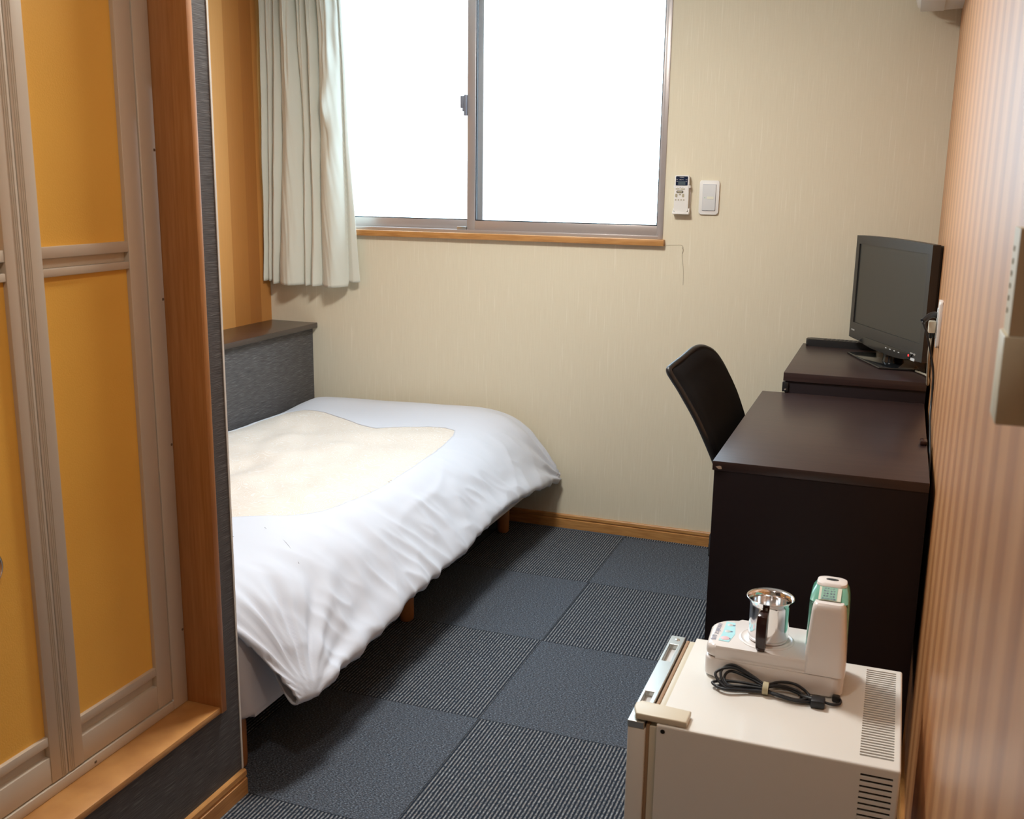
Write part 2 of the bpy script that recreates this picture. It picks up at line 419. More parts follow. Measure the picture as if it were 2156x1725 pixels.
# bathroom block with its doorway
DY0, DY1, DZ0, DZ1 = -2.905, -2.110, .236, 2.06
bm = bmesh.new()
add_box(bm, (WX-.12, WX), (DY1, WY), (0, CEIL)); add_box(bm, (WX-.12, WX), (NEAR, DY0), (0, CEIL))
add_box(bm, (WX-.12, WX), (DY0, DY1), (0, DZ0)); add_box(bm, (WX-.12, WX), (DY0, DY1), (DZ1, CEIL))
add_box(bm, (XL-.1, WX-.12), (WY-.06, WY), (0, CEIL))
link('wall_bathroom', tomesh(bm), MT['grey'], **S)
box('trim_1', (WX-.0005, WX+.0016), (WY-.0035, WY+.0016), (.06, CEIL), MT['white'], bev=0, **S)
# low ledge wall beside the bed
ZS = .766
low = box('wall_low', (XL, -2.445), (WY, 0), (0, ZS-.021), MT['grey'], bev=0, **S)
box('trim_2', (XL, -2.420), (WY, 0), (ZS-.021, ZS), MT['shelf'], bev=.002, **S)
# baseboards with a groove
def baseboard(name, prof_dir, a, b, h=.056, t=.012):
    """runs from a to b on the floor; prof_dir points into the room"""
    bm = bmesh.new(); a = Vector((*a, 0)); b = Vector((*b, 0)); n = Vector((*prof_dir, 0))
    prof = [(0, 0), (t, 0), (t, h*.62), (t-.0035, h*.65), (t-.0035, h*.73), (t-.001, h*.76), (t-.002, h-.003), (t-.005, h), (0, h)]
    va = [bm.verts.new(a+n*p+Vector((0, 0, q))) for p, q in prof]; vb = [bm.verts.new(b+n*p+Vector((0, 0, q))) for p, q in prof]
    k = len(prof)
    for i in range(k): bm.faces.new((va[i], va[(i+1) % k], vb[(i+1) % k], vb[i]))
    bm.faces.new(va); bm.faces.new(vb[::-1])
    return link(name, tomesh(bm), MT['oak'], **S)
baseboard('baseboard_back', (0, -1), (-2.44, 0), (0, 0))
baseboard('baseboard_right', (-1, 0), (0, -.013), (0, NEAR))
baseboard('baseboard_left', (1, 0), (WX, WY), (WX, NEAR), h=.060)

# ------------------------------------------------------------------ window
win = struct('window_1', (-1.72, 0, WB))
al = MT['alu_dark']
boxes('window_frame', [((WR-.018, WR), (-.004, .09), (WB, WT)), ((WL, WL+.018), (-.004, .09), (WB, WT)),
                       ((WL+.018, WR-.018), (.0, .09), (WB, WB+.012)), ((WL+.018, WR-.018), (-.004, .09), (WT-.02, WT))], al, win, bev=.0008)
MX = -1.735; ST = .034
def sash(x0, x1, y0, name, stiles):
    y1 = y0+.022; z0, z1 = WB+.012, WT-.02; rb = .036
    o = boxes(name, [((x0, x0+stiles[0]), (y0, y1), (z0, z1)), ((x1-stiles[1], x1), (y0, y1), (z0, z1)),
                     ((x0+stiles[0], x1-stiles[1]), (y0+.001, y1), (z0, z0+rb)), ((x0+stiles[0], x1-stiles[1]), (y0, y1), (z1-.036, z1))], al, win, bev=.0008)
    g = .0035
    boxes('gasket', [((x0+stiles[0], x0+stiles[0]+g), (y0+.004, y1-.004), (z0+rb, z1-.036)), ((x1-stiles[1]-g, x1-stiles[1]), (y0+.004, y1-.004), (z0+rb, z1-.036)),
                     ((x0+stiles[0]+g, x1-stiles[1]-g), (y0+.004, y1-.004), (z0+rb, z0+rb+g))], MT['black'], o, bev=0)
    box('pane', (x0+stiles[0], x1-stiles[1]), (y0+.009, y0+.013), (z0+rb, z1-.036), MT['glass'], o, bev=0)
    return o
sash(MX, WR-.018, .010, 'sliding_sash', (ST, .008))
sash(WL+.018, MX+.052, .046, 'sliding_sash', (.03, .04))
lk = boxes('window_latch', [((MX-.010, MX+.001), (-.004, .012), (1.612, 1.690)), ((MX-.024, MX-.010), (-.006, .010), (1.640, 1.686)), ((MX-.016, MX-.009), (-.005, .009), (1.628, 1.641))], mat('grey_latch', (.20, .22, .27), .4), win, bev=.002, label='grey crescent latch')
box('sash_stop', (-1.776, -1.737), (.004, .034), (WB+.0121, WB+.024), MT['brushed'], win, bev=.001)
sill = box('window_sill', (WL-.02, -.9365), (-.022, .012), (WB-.024, WB-.0005), MT['oak'], win, bev=.002, label='orange wood sill')

# ------------------------------------------------------------------ folding bathroom door in its wooden casing
XD = -1.488
door = struct('door_1', (XD, -2.48, .25))
cs = boxes('casing', [((XD-.04, WX+.010), (DY1-.0175, DY1), (DZ0, DZ1)), ((XD-.04, WX+.010), (DY0, DY0+.0175), (DZ0, DZ1)),
                      ((XD-.04, WX+.010), (DY0+.0175, DY1-.0175), (DZ1-.0175, DZ1))], MT['oakv'], door, bev=.0012)
sillb = box('threshold', (XD-.04, WX+.007), (DY0+.0175, DY1-.0175), (DZ0, .2505), MT['oak'], door, bev=.0012)
YR = DY1-.0175
fr = boxes('door_frame', [((XD-.03, XD), (YR-.046, YR), (.2505, DZ1-.02)), ((XD-.03, XD), (DY0+.0175, DY0+.0635), (.2505, DZ1-.02)),
                          ((XD-.03, XD), (DY0+.0635, YR-.046), (.2505, .272)), ((XD-.03, XD), (DY0+.0635, YR-.046), (2.0, DZ1-.02))], MT['alu'], door, bev=.002)
boxes('screw', [((XD-.001, XD+.0012), (-2.1355, -2.1305), (z-.0025, z+.0025)) for z in (.42, .83, 1.13, 1.42)] + [((XD-.001, XD+.0012), (-2.412, -2.406), (.258, .263))], mat('dull_screw', (.2, .16, .12), .5, metal=.6), fr, bev=.0009)
def leaf(y0, y1, side):
    """one folding leaf: y0 nearer the camera; side=+1 handle stile on y0 side"""
    z0, z1 = .275, 1.998; e = bpy.data.objects.new('door_leaf', None); C.objects.link(e)
    e.parent = door; e.location = Vector((XD, (y0+y1)/2, z0))-worldloc(door); e.empty_display_size = .05
    a, b = (.046, .034) if side > 0 else (.034, .046)
    xa, xb = XD-.026, XD-.002
    pa, pb = y0+(.039 if side > 0 else .045), y1-(.045 if side > 0 else .039)
    rails = [(z0, .328), (.351, .369), (1.197, 1.211), (1.229, 1.249), (1.96, z1)]
    L = [((xa, xb), (y0, pa), (z0, z1)), ((xa, xb), (pb, y1), (z0, z1))]
    for q in rails: L.append(((xa, xb-.001), (pa, pb), q))
    L += [((xa, xb-.011), (pa, pb), (.328, .351)), ((xa, xb-.011), (pa, pb), (1.211, 1.229))]
    # fine grooves down the meeting stiles read as slim raised ribs
    ys = (y0+.006, y0+.010, y0+.014) if side > 0 else (y1-.006, y1-.010, y1-.014)
    for y in ys: L.append(((xb-.001, xb+.0012), (y-.0011, y+.0011), (z0, z1)))
    boxes('stile_frame', L, MT['alu'], e, bev=.0012)
    for q in ((.369, 1.197), (1.249, 1.96)):
        box('amber_panel', (xa+.008, xb-.009), (pa, pb), q, MT['amber'], e, bev=0)
    return e
leaf(-2.474, YR-.0475, 1)
lf = leaf(DY0+.065, -2.476, -1)
# round recessed pull on the left leaf
bm = bmesh.new(); lathe(bm, [(0, -.006), (.018, -.005), (.026, .002), (.030, .006), (.033, .005), (.034, 0), (.034, -.006)], (0, 0, 0), 40)
me = tomesh(bm); me.transform(Matrix.Rotation(PI/2, 4, 'Y')); me.transform(Matrix.Scale(1.0, 4)); me.transform(Matrix.Translation((XD-.003, -2.614, .727)))
link('door_pull', me, MT['chrome'], lf, smooth=True, label='round chrome finger pull')

# ------------------------------------------------------------------ ceiling lamp (above the frame) and air conditioner
lamp = thing('ceiling_light', 'round white ceiling light in the middle of the ceiling', 'ceiling light', LAMP_AT[:2]+(CEIL,))
bm = bmesh.new(); lathe(bm, [(0, 0), (.23, 0), (.235, -.008), (.225, -.020), (.0, -.020)], (LAMP_AT[0], LAMP_AT[1], CEIL), 48)
link('housing', tomesh(bm), MT['white'], lamp, smooth=40)
bm = bmesh.new(); lathe(bm, [(.215, -.0205), (.21, -.032), (.17, -.042), (0, -.047)], (LAMP_AT[0], LAMP_AT[1], CEIL), 48)
link('diffuser', tomesh(bm), mat('lamp_diffuser', (.9, .9, .85), .5, emit=(LAMP_COL, 1.0)), lamp, smooth=True)
l = bpy.data.lights.new('lamp_glow', 'AREA'); l.shape = 'DISK'; l.size = .40; l.energy = LAMP_POWER; l.color = LAMP_COL
lo = bpy.data.objects.new('lamp_glow', l); C.objects.link(lo); lo.parent = lamp; lo.location = (0, 0, -.052)

ent = thing('fill_light', 'small round fill lamp added out of view above the entrance passage', 'ceiling light', (-.60, -3.0, CEIL))  # invented fill lamp, added to brighten the bathroom door and fridge
bm = bmesh.new(); lathe(bm, [(.085, 0), (.09, -.006), (.078, -.008), (.070, -.004), (0, -.004)], (-.60, -3.0, CEIL), 32)
link('ring', tomesh(bm), MT['white'], ent, smooth=40)
l = bpy.data.lights.new('fill_light_glow', 'AREA'); l.shape = 'DISK'; l.size = .16; l.energy = ENTRY_FILL_POWER; l.color = (1.0, .92, .82)
lo = bpy.data.objects.new('fill_light_glow', l); C.objects.link(lo); lo.parent = ent; lo.location = (0, 0, -.012)
ac = thing('air_conditioner', 'white wall air conditioner, its rounded lower end showing at the top right corner', 'air conditioner', (-.10, -.44, 1.92))
def ac_prof(inset=0):
    return [(0, 1.925), (-.10, 1.920), (-.122, 1.924), (-.134, 1.934), (-.142, 1.96), (-.150, 2.05), (-.150, 2.15), (-.13, 2.20), (-.02, 2.205), (0, 2.20)]
bm = bmesh.new(); pr = ac_prof()
A = [bm.verts.new((x, -.055, z)) for x, z in pr]; B = [bm.verts.new((x, -.845, z)) for x, z in pr]
for i in range(len(pr)): bm.faces.new((A[i], A[(i+1) % len(pr)], B[(i+1) % len(pr)], B[i]))
bm.faces.new(A); bm.faces.new(B[::-1])
bmesh.ops.bevel(bm, geom=[e for e in bm.edges if abs(e.verts[0].co.y-e.verts[1].co.y) < 1e-6], offset=.006, segments=3, affect='EDGES', profile=.5)
link('casing', tomesh(bm), MT['white'], ac, smooth=40)
box('louvre', (-.125, -.055), (-.80, -.10), (1.914, 1.9195), MT['switchgrey'], ac, bev=.001)

# ------------------------------------------------------------------ curtain
cur = thing('curtain', 'ivory curtain bunched in folds at the left of the window', 'curtain', (-2.42, -.08, .93))
def curtain_mesh():
    NU, NZ = 420, 110; vs = []; fs = []
    ztop, zbot = 2.14, .932
    K = [(0, 0, 0), (.10, .07, .045), (.19, .13, .085), (.29, .25, .165), (.46, .49, .44), (.60, .585, .505), (.72, .70, .62), (.975, .955, .885), (1, 1, 1)]
    DEP = [.034, .024, .036, .050, .030, .040, .060, .022]
    for j in range(NZ+1):
        t = j/NZ; z = ztop+(zbot-ztop)*t
        xr = np.interp(z, [.93, 1.2, 1.5, 1.8, 2.05, 2.14], [-2.194, -2.212, -2.234, -2.244, -2.258, -2.262])
        xl = np.interp(z, [.93, 2.14], [-2.646, -2.624])
        tb = [float(np.interp(t, [0, .5, 1], k))+(.008*noise.noise(Vector((i*3.1, t*3.2, 1.1))) if 0 < i < len(K)-1 else 0) for i, k in enumerate(K)]
        for i in range(NU+1):
            u = i/NU
            k = 0
            while k < len(tb)-2 and u > tb[k+1]: k += 1
            f = min(1, max(0, (u-tb[k])/max(1e-4, tb[k+1]-tb[k])))
            wdt = tb[k+1]-tb[k]
            shp = (1-abs(2*f-1)**2.2)**.85                       # broad front, sharp valley
            dep = .82*DEP[k]*min(1.15, .45+wdt*7)*(.75+.25*noise.noise(Vector((k*2.7, t*2.5, 6.0)))+.15)
            y = -.040-dep*shp
            y -= .007*noise.noise(Vector((u*9+t*2.0, t*3.5, 1.7)))
            y -= .004*noise.noise(Vector((u*26-t*7, t*5.0, 7.7)))*(1-.4*t)
            g = max(0, (z-1.70)/.44)
            y += g*.008*math.sin(u*95+2*math.sin(t*5))            # pinched heading
            x = xl+(xr-xl)*u+.0045*math.sin(2*PI*f)*min(1, wdt*9)
            if k == 6:      # big right-hand fold, rumpled by the hand that drew it aside
                q = math.exp(-((f-.45)/.22)**2)
                y -= q*(.016*math.sin(t*19+1.0)+.010*math.sin(t*33))*math.exp(-((t-.36)/.20)**2)
            if k == 7: y = -.030-.010*shp
            zz = z+(.010*t**8 if k in (0, 1, 7) else 0)-.004*shp*t**8+(.010*t**8 if k == 7 else 0)
            vs.append((max(x, XL+.001), min(y, -.012), zz))
    for j in range(NZ):
        for i in range(NU):
            a = j*(NU+1)+i; fs.append((a, a+1, a+NU+2, a+NU+1))
    me = bpy.data.meshes.new('curtain'); me.from_pydata(vs, [], fs); return me
co = link('cloth', curtain_mesh(), MT['curtain'], cur, smooth=True)
md = co.modifiers.new('thick', 'SOLIDIFY'); md.thickness = .0014; md.offset = 0
box('curtain_rail', (-2.62, -.90), (-.085, -.060), (2.135, 2.160), MT['white'], cur, bev=.002)

# ------------------------------------------------------------------ bed
bed = thing('bed', 'single bed on short round wooden legs beside the low dark ledge', 'bed', (-1.93, -1.03, 0))
BX0, BX1, BY0, BY1 = -2.432, -1.430, -2.012, -.020
bm = bmesh.new(); prism(bm, rrect(BX0, BX1, BY0, BY1, .045, 8), .140, .355, .018, 4)
mt_ = link('mattress', tomesh(bm), MT['sheet'], bed, smooth=35, label='mattress in a white fitted sheet')
for x, y in ((-1.487, -1.965), (-1.487, -1.057), (-1.505, -.150), (-2.35, -1.965), (-2.35, -1.057), (-2.35, -.150)):
    bm = bmesh.new(); lathe(bm, [(0, 0), (.019, 0), (.0235, .005), (.0245, .02), (.0245, .140), (0, .140)], (x, y, 0), 28)
    link('leg', tomesh(bm), MT['bedleg'], bed, smooth=40)

# duvet
PROF = [(-2.436, .385), (-2.425, .425), (-2.385, .445), (-2.27, .455), (-2.08, .458), (-1.86, .462), (-1.68, .464), (-1.58, .458),
        (-1.500, .436), (-1.435, .392), (-1.388, .335), (-1.350, .280), (-1.318, .236), (-1.3075, .214), (-1.313, .202), (-1.328, .206), (-1.350, .238), (-1.372, .280)]
PC = [Vector((p[0], 0, p[1])) for p in PROF]
prof_s = catmull(PC, 24)
cum = [0]
for a, b in zip(prof_s, prof_s[1:]): cum.append(cum[-1]+(b-a).length)
LEN = cum[-1]
px_ = np.array([p.x for p in prof_s]); pz_ = np.array([p.z for p in prof_s]); cum = np.array(cum)
HEM = float(cum[24*14])
def prof_at(s): return float(np.interp(s, cum, px_)), float(np.interp(s, cum, pz_))
HY = [-2.02, -1.93, -1.87, -1.78, -1.53, -1.33, -.95, -.68, -.4, -.2, -.06, -.02]
HZ = [.194, .188, .204, .206, .215, .232, .234, .266, .256, .226, .205, .203]
HX = [-1.318, -1.300, -1.305, -1.308, -1.312, -1.315, -1.318, -1.325, -1.320, -1.318, -1.322, -1.325]
def N3(a, b, c): return noise.noise(Vector((a, b, c)))
def duvet_point(s, y, off=0.0):
    x, z = prof_at(s)
    x1, z1 = prof_at(min(s+.01, LEN)); x0, z0 = prof_at(max(s-.01, 0))
    tx, tz = x1-x0, z1-z0; L = math.hypot(tx, tz) or 1; nx, nz = -tz/L, tx/L
    if nz < 0 and x < -1.5: nx, nz = -nx, -nz
    # how far down the side, 0 on top, 1 at the hem
    drop = min(1, max(0, (.462-z)/.25)) if x > -1.9 else 0
    tuck = s > HEM
    if tuck: drop = 1.0
    hz = float(np.interp(y, HY, HZ)); hx = float(np.interp(y, HY, HX))
    z += (hz-.207)*drop**1.5; x += (hx+1.3075)*drop
    # loft of the top
    top = 1-drop
    z += top*(.010*N3(x*2.2, y*2.2, .3)+.006*N3(x*6, y*6, 2.3)) - .012*top*math.exp(-((y+.62)/.16)**2)*math.exp(-((x+1.95)/.35)**2)
    z += .020*math.exp(-((y+.14)/.11)**2)*top*(1 if x > -2.35 else max(0, (x+2.43)/.08))
    z += .008*math.exp(-((y+.25)/.14)**2)*math.exp(-((x+2.27)/.12)**2)
    # folds running down the side
    k = y*1.0
    ridge = 1-abs(N3(k*7.5+drop*.9, drop*1.1, 5.1))*2.2
    ridge2 = 1-abs(N3(k*15-drop*2.1, drop*2.2+x, 8.4))*2.2
    d = drop*(1-.35*drop)*(.011*ridge+.008*ridge2)+.0035*(1-2.6*abs(N3(x*6-y*5, y*9, 2.2)))*max(0, min(1, (x+1.62)/.12))
    # creases converging on the near corner
    dy = y+1.95; r = math.hypot(dy, (1-drop)*.25)+1e-3
    ang = math.atan2((1-drop)*.25, dy+.02)
    near = math.exp(-(dy/.34)**2)
    d += near*min(1, r/.12)*(.0075*math.sin(ang*17+1)+.004*math.sin(ang*31))*min(1, drop*3)
    far = math.exp(-((y+.04)/.22)**2)
    ang2 = math.atan2((1-drop)*.22, -(y+.02))
    d += far*.007*math.sin(ang2*15)*min(1, drop*3)
    # long loose creases across the border
    d += .0035*math.exp(-(((x+1.45)+.25*(y+1.0)+.03*math.sin(y*9))/.012)**2)*math.exp(-((y+1.0)/.22)**2)
    d += .003*N3(x*11+y*3, y*17, 3.3)*(.3+.7*drop)
    d *= 1-.75*math.exp(-((y+1.99)/.07)**2)*drop
    d += off
    # roll down over both ends
    for ye, sgn in ((-2.022, 1), (-.022, -1)):
        q = (y-ye)*sgn
        if q < .07:
            e = 1-max(0, q)/.07; d -= .045*(1-math.sqrt(max(0, 1-e*e)))*max(0, 1-drop*1.8)
    if tuck: d = 0
    y += .062*drop**1.5*math.exp(-max(0, y+2.022)/.16)
    return Vector((x+nx*d, y, z+nz*d))
PANEL = [(-1.614, -.385), (-1.592, -.45), (-1.573, -.59), (-1.553, -.75), (-1.544, -.88), (-1.533, -1.14), (-1.546, -1.34), (-1.566, -1.42), (-1.59, -1.468), (-1.626, -1.515), (-1.69, -1.560), (-1.756, -1.592),
         (-1.95, -1.62), (-2.2, -1.61), (-2.36, -1.56), (-2.385, -1.3), (-2.385, -.9), (-2.385, -.50), (-2.36, -.355), (-2.30, -.318), (-2.20, -.335), (-2.09, -.382), (-1.99, -.44), (-1.90, -.466), (-1.81, -.412), (-1.73, -.375), (-1.66, -.370)]
PP = np.array(PANEL)
def sdf(X, Y):
    X = np.asarray(X); Y = np.asarray(Y); best = np.full(X.shape, 1e9); inside = np.zeros(X.shape, bool)
    bx = np.zeros(X.shape); by = np.zeros(X.shape)
    n = len(PP)
    for i in range(n):
        a = PP[i]; b = PP[(i+1) % n]; e = b-a
        t = np.clip(((X-a[0])*e[0]+(Y-a[1])*e[1])/(e@e), 0, 1)
        qx = a[0]+t*e[0]; qy = a[1]+t*e[1]; d = np.hypot(X-qx, Y-qy)
        m = d < best; best = np.where(m, d, best); bx = np.where(m, qx, bx); by = np.where(m, qy, by)
        c = ((a[1] > Y) != (b[1] > Y)) & (X < (b[0]-a[0])*(Y-a[1])/(b[1]-a[1]+1e-12)+a[0])
        inside ^= c
    return np.where(inside, -best, best), bx, by
def duvet():
    NS, NY = 250, 300
    S_ = np.linspace(0, LEN, NS+1); Y_ = -2.022+2.0*np.linspace(0, 1, NY+1)
    GS, GY = np.meshgrid(S_, Y_, indexing='ij')
    xs = np.interp(GS, cum, px_); D, bx, by = sdf(xs, GY)
    topm = xs < -1.45
    D = np.where(topm, D, 1.0)
    # snap grid points that straddle the opening onto its outline
    cell = .0082
    snap = np.abs(D) < cell*.5
    topS = cum[:]; order = np.argsort(px_[:int(len(px_)*.72)])
    pxs = px_[:int(len(px_)*.72)][order]; cms = cum[:int(len(px_)*.72)][order]
    GS = np.where(snap, np.interp(bx, pxs, cms), GS); GY = np.where(snap, by, GY)
    D = np.where(snap, 0, D)
    V = []; idx = {}; F = []; VP = []; ip = {}; FP = []
    def vert(i, j):
        if (i, j) not in idx:
            d = float(D[i, j]); lip = .0012*math.exp(-(d/.03)**2) if d < .12 else 0
            idx[i, j] = len(V); V.append(duvet_point(float(GS[i, j]), float(GY[i, j]), lip))
        return idx[i, j]
    def vertp(i, j):
        if (i, j) not in ip:
            s, y = float(GS[i, j]), float(GY[i, j]); x = float(np.interp(s, cum, px_))
            dd = min(0, float(D[i, j]))
            puff = .013*(1-math.exp(dd/.07))*(1+1.2*N3(x*5.5, y*5.5, 11.0)+.5*N3(x*13+y*4, y*9, 1.0))
            ip[i, j] = len(VP); VP.append(duvet_point(s, y, -.0008+puff))
        return ip[i, j]
    for i in range(NS):
        for j in range(NY):
            dc = (D[i, j]+D[i+1, j]+D[i, j+1]+D[i+1, j+1])/4
            if dc > 0: F.append((vert(i, j), vert(i+1, j), vert(i+1, j+1), vert(i, j+1)))
            if dc < .028 and GS[i, j] < LEN*.8: FP.append((vertp(i, j), vertp(i+1, j), vertp(i+1, j+1), vertp(i, j+1)))
    # turn-unders at both ends
    for j0, ysgn in ((0, 1), (NY, -1)):
        prev = [vert(i, j0) for i in range(NS+1)]
        for dy, off in ((-.003, -.008), (.004, -.016), (.025, -.026), (.075, -.032)):
            row = []
            for i in range(NS+1):
                s = float(S_[i]); y = float(Y_[j0])
                p = duvet_point(s, y, off*(1 if s < HEM*.86 else .35)); p.y += dy*ysgn*(1 if s < HEM*.86 else .2); row.append(len(V)); V.append(p)
            for i in range(NS): F.append((prev[i], prev[i+1], row[i+1], row[i]))
            prev = row
    me = bpy.data.meshes.new('duvet'); me.from_pydata(V, [], F)
    mp = bpy.data.meshes.new('panel'); mp.from_pydata(VP, [], FP)
    for m_ in (me, mp):
        b_ = bmesh.new(); b_.from_mesh(m_); bmesh.ops.recalc_face_normals(b_, faces=b_.faces[:]); b_.to_mesh(m_); b_.free()
    return me, mp
dm, dp = duvet()
dv = thing('duvet', 'puffy white duvet with a cream damask centre draped over the bed', 'duvet', (-1.9, -1.02, .36))
dc = link('cover', dm, MT['duvet'], dv, smooth=True, label='white cotton cover with a cut-out centre')
md = dc.modifiers.new('thick', 'SOLIDIFY'); md.thickness = .0022; md.offset = -1
link('quilt', dp, MT['damask'], dv, smooth=True, label='cream damask quilt showing through the cover')
bm = bmesh.new()     # sewn seam lines on the border
for pts in ([(-1.985, -1.66), (-1.90, -1.672), (-1.78, -1.682), (-1.66, -1.70)], [(-1.62, -1.62), (-1.53, -1.66), (-1.47, -1.70)]):
    P3 = []
    for x, y in pts:
        s = float(np.interp(x, pxs_ := px_[:int(len(px_)*.72)], cum[:int(len(px_)*.72)])); p = duvet_point(s, y, .0006); P3.append(p)
    tube(bm, P3, .0008, 5, 6)
link('seam', tomesh(bm), MT['duvet'], dv, smooth=True)

# ------------------------------------------------------------------ desk
desk = thing('desk', 'dark brown writing desk against the striped wood wall', 'desk', (-.24, -1.09, 0))
ZT = .755; dx0, dx1, dy0, dy1 = -.4735, -.0125, -1.532, -.654
box('tabletop', (dx0, dx1), (dy0, dy1), (ZT-.022, ZT), MT['desk'], desk, bev=.0012)
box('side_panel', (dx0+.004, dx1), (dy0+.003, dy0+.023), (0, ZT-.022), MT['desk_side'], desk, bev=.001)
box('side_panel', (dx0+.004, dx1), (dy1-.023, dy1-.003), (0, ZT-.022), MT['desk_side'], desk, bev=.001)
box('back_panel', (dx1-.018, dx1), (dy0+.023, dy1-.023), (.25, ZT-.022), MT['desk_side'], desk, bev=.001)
bm = bmesh.new(); prism(bm, [(-.466, .742), (-.4575, .7445), (-.4535, .7435), (-.4520, .7375), (-.459, .7365)], 0, .0008)
me = tomesh(bm); me.transform(Matrix(((1, 0, 0, 0), (0, 0, 1, dy0-.0008), (0, 1, 0, 0), (0, 0, 0, 1))))
link('edge_chip', me, MT['chip'], desk, label='pale chip in the edge')
cg = box('cable_grommet', (-.030, -.0125), (-1.19, -1.155), (ZT, ZT+.012), MT['brown'], desk, bev=.004)

cab = thing('tv_cabinet', 'dark brown low cabinet between the desk and the window wall', 'cabinet', (-.21, -.336, 0))
ZC = .8162; cx0, cx1, cy0, cy1 = -.4143, -.0105, -.652, -.020
box('top_board', (cx0, cx1), (cy0, cy1), (ZC-.026, ZC), MT['desk'], cab, bev=.0012)
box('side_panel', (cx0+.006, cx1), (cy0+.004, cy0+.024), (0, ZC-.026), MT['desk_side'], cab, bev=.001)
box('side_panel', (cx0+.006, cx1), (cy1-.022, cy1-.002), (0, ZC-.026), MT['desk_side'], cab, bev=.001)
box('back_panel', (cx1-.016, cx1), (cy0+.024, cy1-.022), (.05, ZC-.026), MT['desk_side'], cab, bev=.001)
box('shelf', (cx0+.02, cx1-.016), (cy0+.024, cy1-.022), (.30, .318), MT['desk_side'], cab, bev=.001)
br = box('corner_bracket', (cx0-.0015, cx0+.016), (cy0-.001, cy0+.020), (ZT+.002, ZC-.030), MT['black'], cab, bev=.001)
box('screw', (cx0+.004, cx0+.011), (cy0-.0025, cy0+.001), (.762, .767), MT['chrome'], br, bev=.0012)

# ------------------------------------------------------------------ television
PL = Vector((-.253, -.12, 0)); PR = Vector((-.026, -.60, 0))
tdir = (PR-PL); TW = tdir.length; rz = math.atan2(tdir.y, tdir.x)       # local +x runs along the screen, local -y faces the room
ctr = (PL+PR)/2
tv = thing('television', 'black flat television turned on its stand on the tv cabinet', 'television', (ctr.x, ctr.y, ZC), rz)
LK = dict(local=True)
hw = TW/2; tz0, tz1 = .866-ZC, 1.2105-ZC
def front(bm_pts, z0, z1): pass
# bezel as a frame with a curved top and dipped lower edge
def tv_frame():
    bm = bmesh.new(); n = 24; out = []
    for i in range(n+1):
        u = -1+2*i/n; out.append((u*hw, tz0-.006*(1-u*u)**.8))
    for i in range(n+1):
        u = 1-2*i/n; out.append((u*hw, tz1-.004*u*u+.001))
    ins = [(-hw+.024, tz0+.052), (hw-.024, tz0+.052), (hw-.024, tz1-.030), (-hw+.024, tz1-.030)]
    fo = [bm.verts.new((x, -.004, z)) for x, z in out]; fb = [bm.verts.new((x, .020, z)) for x, z in out]
    k = len(out)
    for i in range(k): bm.faces.new((fo[i], fo[(i+1) % k], fb[(i+1) % k], fb[i]))
    bm.faces.new(fb)
    fi = [bm.verts.new((x, -.004, z)) for x, z in ins]; ii = [bm.verts.new((x, .0, z)) for x, z in ins]
    for i in range(4): bm.faces.new((fi[i], fi[(i+1) % 4], ii[(i+1) % 4], ii[i]))
    bm.faces.new((*fo[:n+1], fi[1], fi[0])); bm.faces.new((*fo[n+1:], fi[3], fi[2]))
    bm.faces.new((fo[n], fo[n+1], fi[2], fi[1])); bm.faces.new((fo[-1], fo[0], fi[0], fi[3]))
    return tomesh(bm)
link('bezel', tv_frame(), MT['bezel'], tv, **LK)
box('screen', (-hw+.0235, hw-.0235), (-.0005, .006), (tz0+.0515, tz1-.0295), MT['screen'], tv, bev=0, **LK)
bm = bmesh.new(); add_box(bm, (-hw+.012, hw-.006), (.020, .042), (tz0+.012, tz1-.006), .005, 2); add_box(bm, (-hw+.07, hw-.02), (.042, .068), (tz0+.03, tz1-.075), .008, 2)
link('rear_housing', tomesh(bm), MT['black'], tv, smooth=35, **LK)
bm = bmesh.new(); pr = []
for i in range(21):
    u = -1+2*i/20; pr.append((u*(hw-.085)+.01, tz0-.013*(1-u**4)))
pr += [((hw-.055), tz0+.016), (-(hw-.13), tz0+.016)]
prism(bm, pr, .0, .014)
me = tomesh(bm); me.transform(Matrix(((1, 0, 0, 0), (0, 0, 1, -.008), (0, 1, 0, 0), (0, 0, 0, 1))))
bar = link('control_bar', me, MT['gloss_black'], tv, **LK)
for i in range(4): box('button', (-.06+.030*i+.09, -.052+.030*i+.09), (-.0092, -.0078), (tz0+.006, tz0+.0085), MT['switchgrey'], bar, bev=0, **LK)
box('power_light', (.186, .192), (-.0094, -.0078), (tz0+.006, tz0+.012), MT['led'], bar, bev=.001, **LK)
text('lettering', 'FULL HD', .008, (.207, -.0042, tz0+.016), (1, 0, 0), (0, 0, 1), MT['white'], None).parent = tv
text('lettering', 'TOSHIBA', .007, (-hw+.028, -.0042, tz0+.026), (1, 0, 0), (0, 0, 1), MT['switchgrey'], None).parent = tv
box('sticker', (-.05, -.028), (-.0052, -.0038), (tz0+.004, tz0+.013), MT['switchgrey'], tv, bev=0, **LK)
box('sticker', (.196, .222), (-.0052, -.0038), (tz0-.004, tz0+.004), MT['switchgrey'], tv, bev=0, label='pale sticker under the power light', **LK)
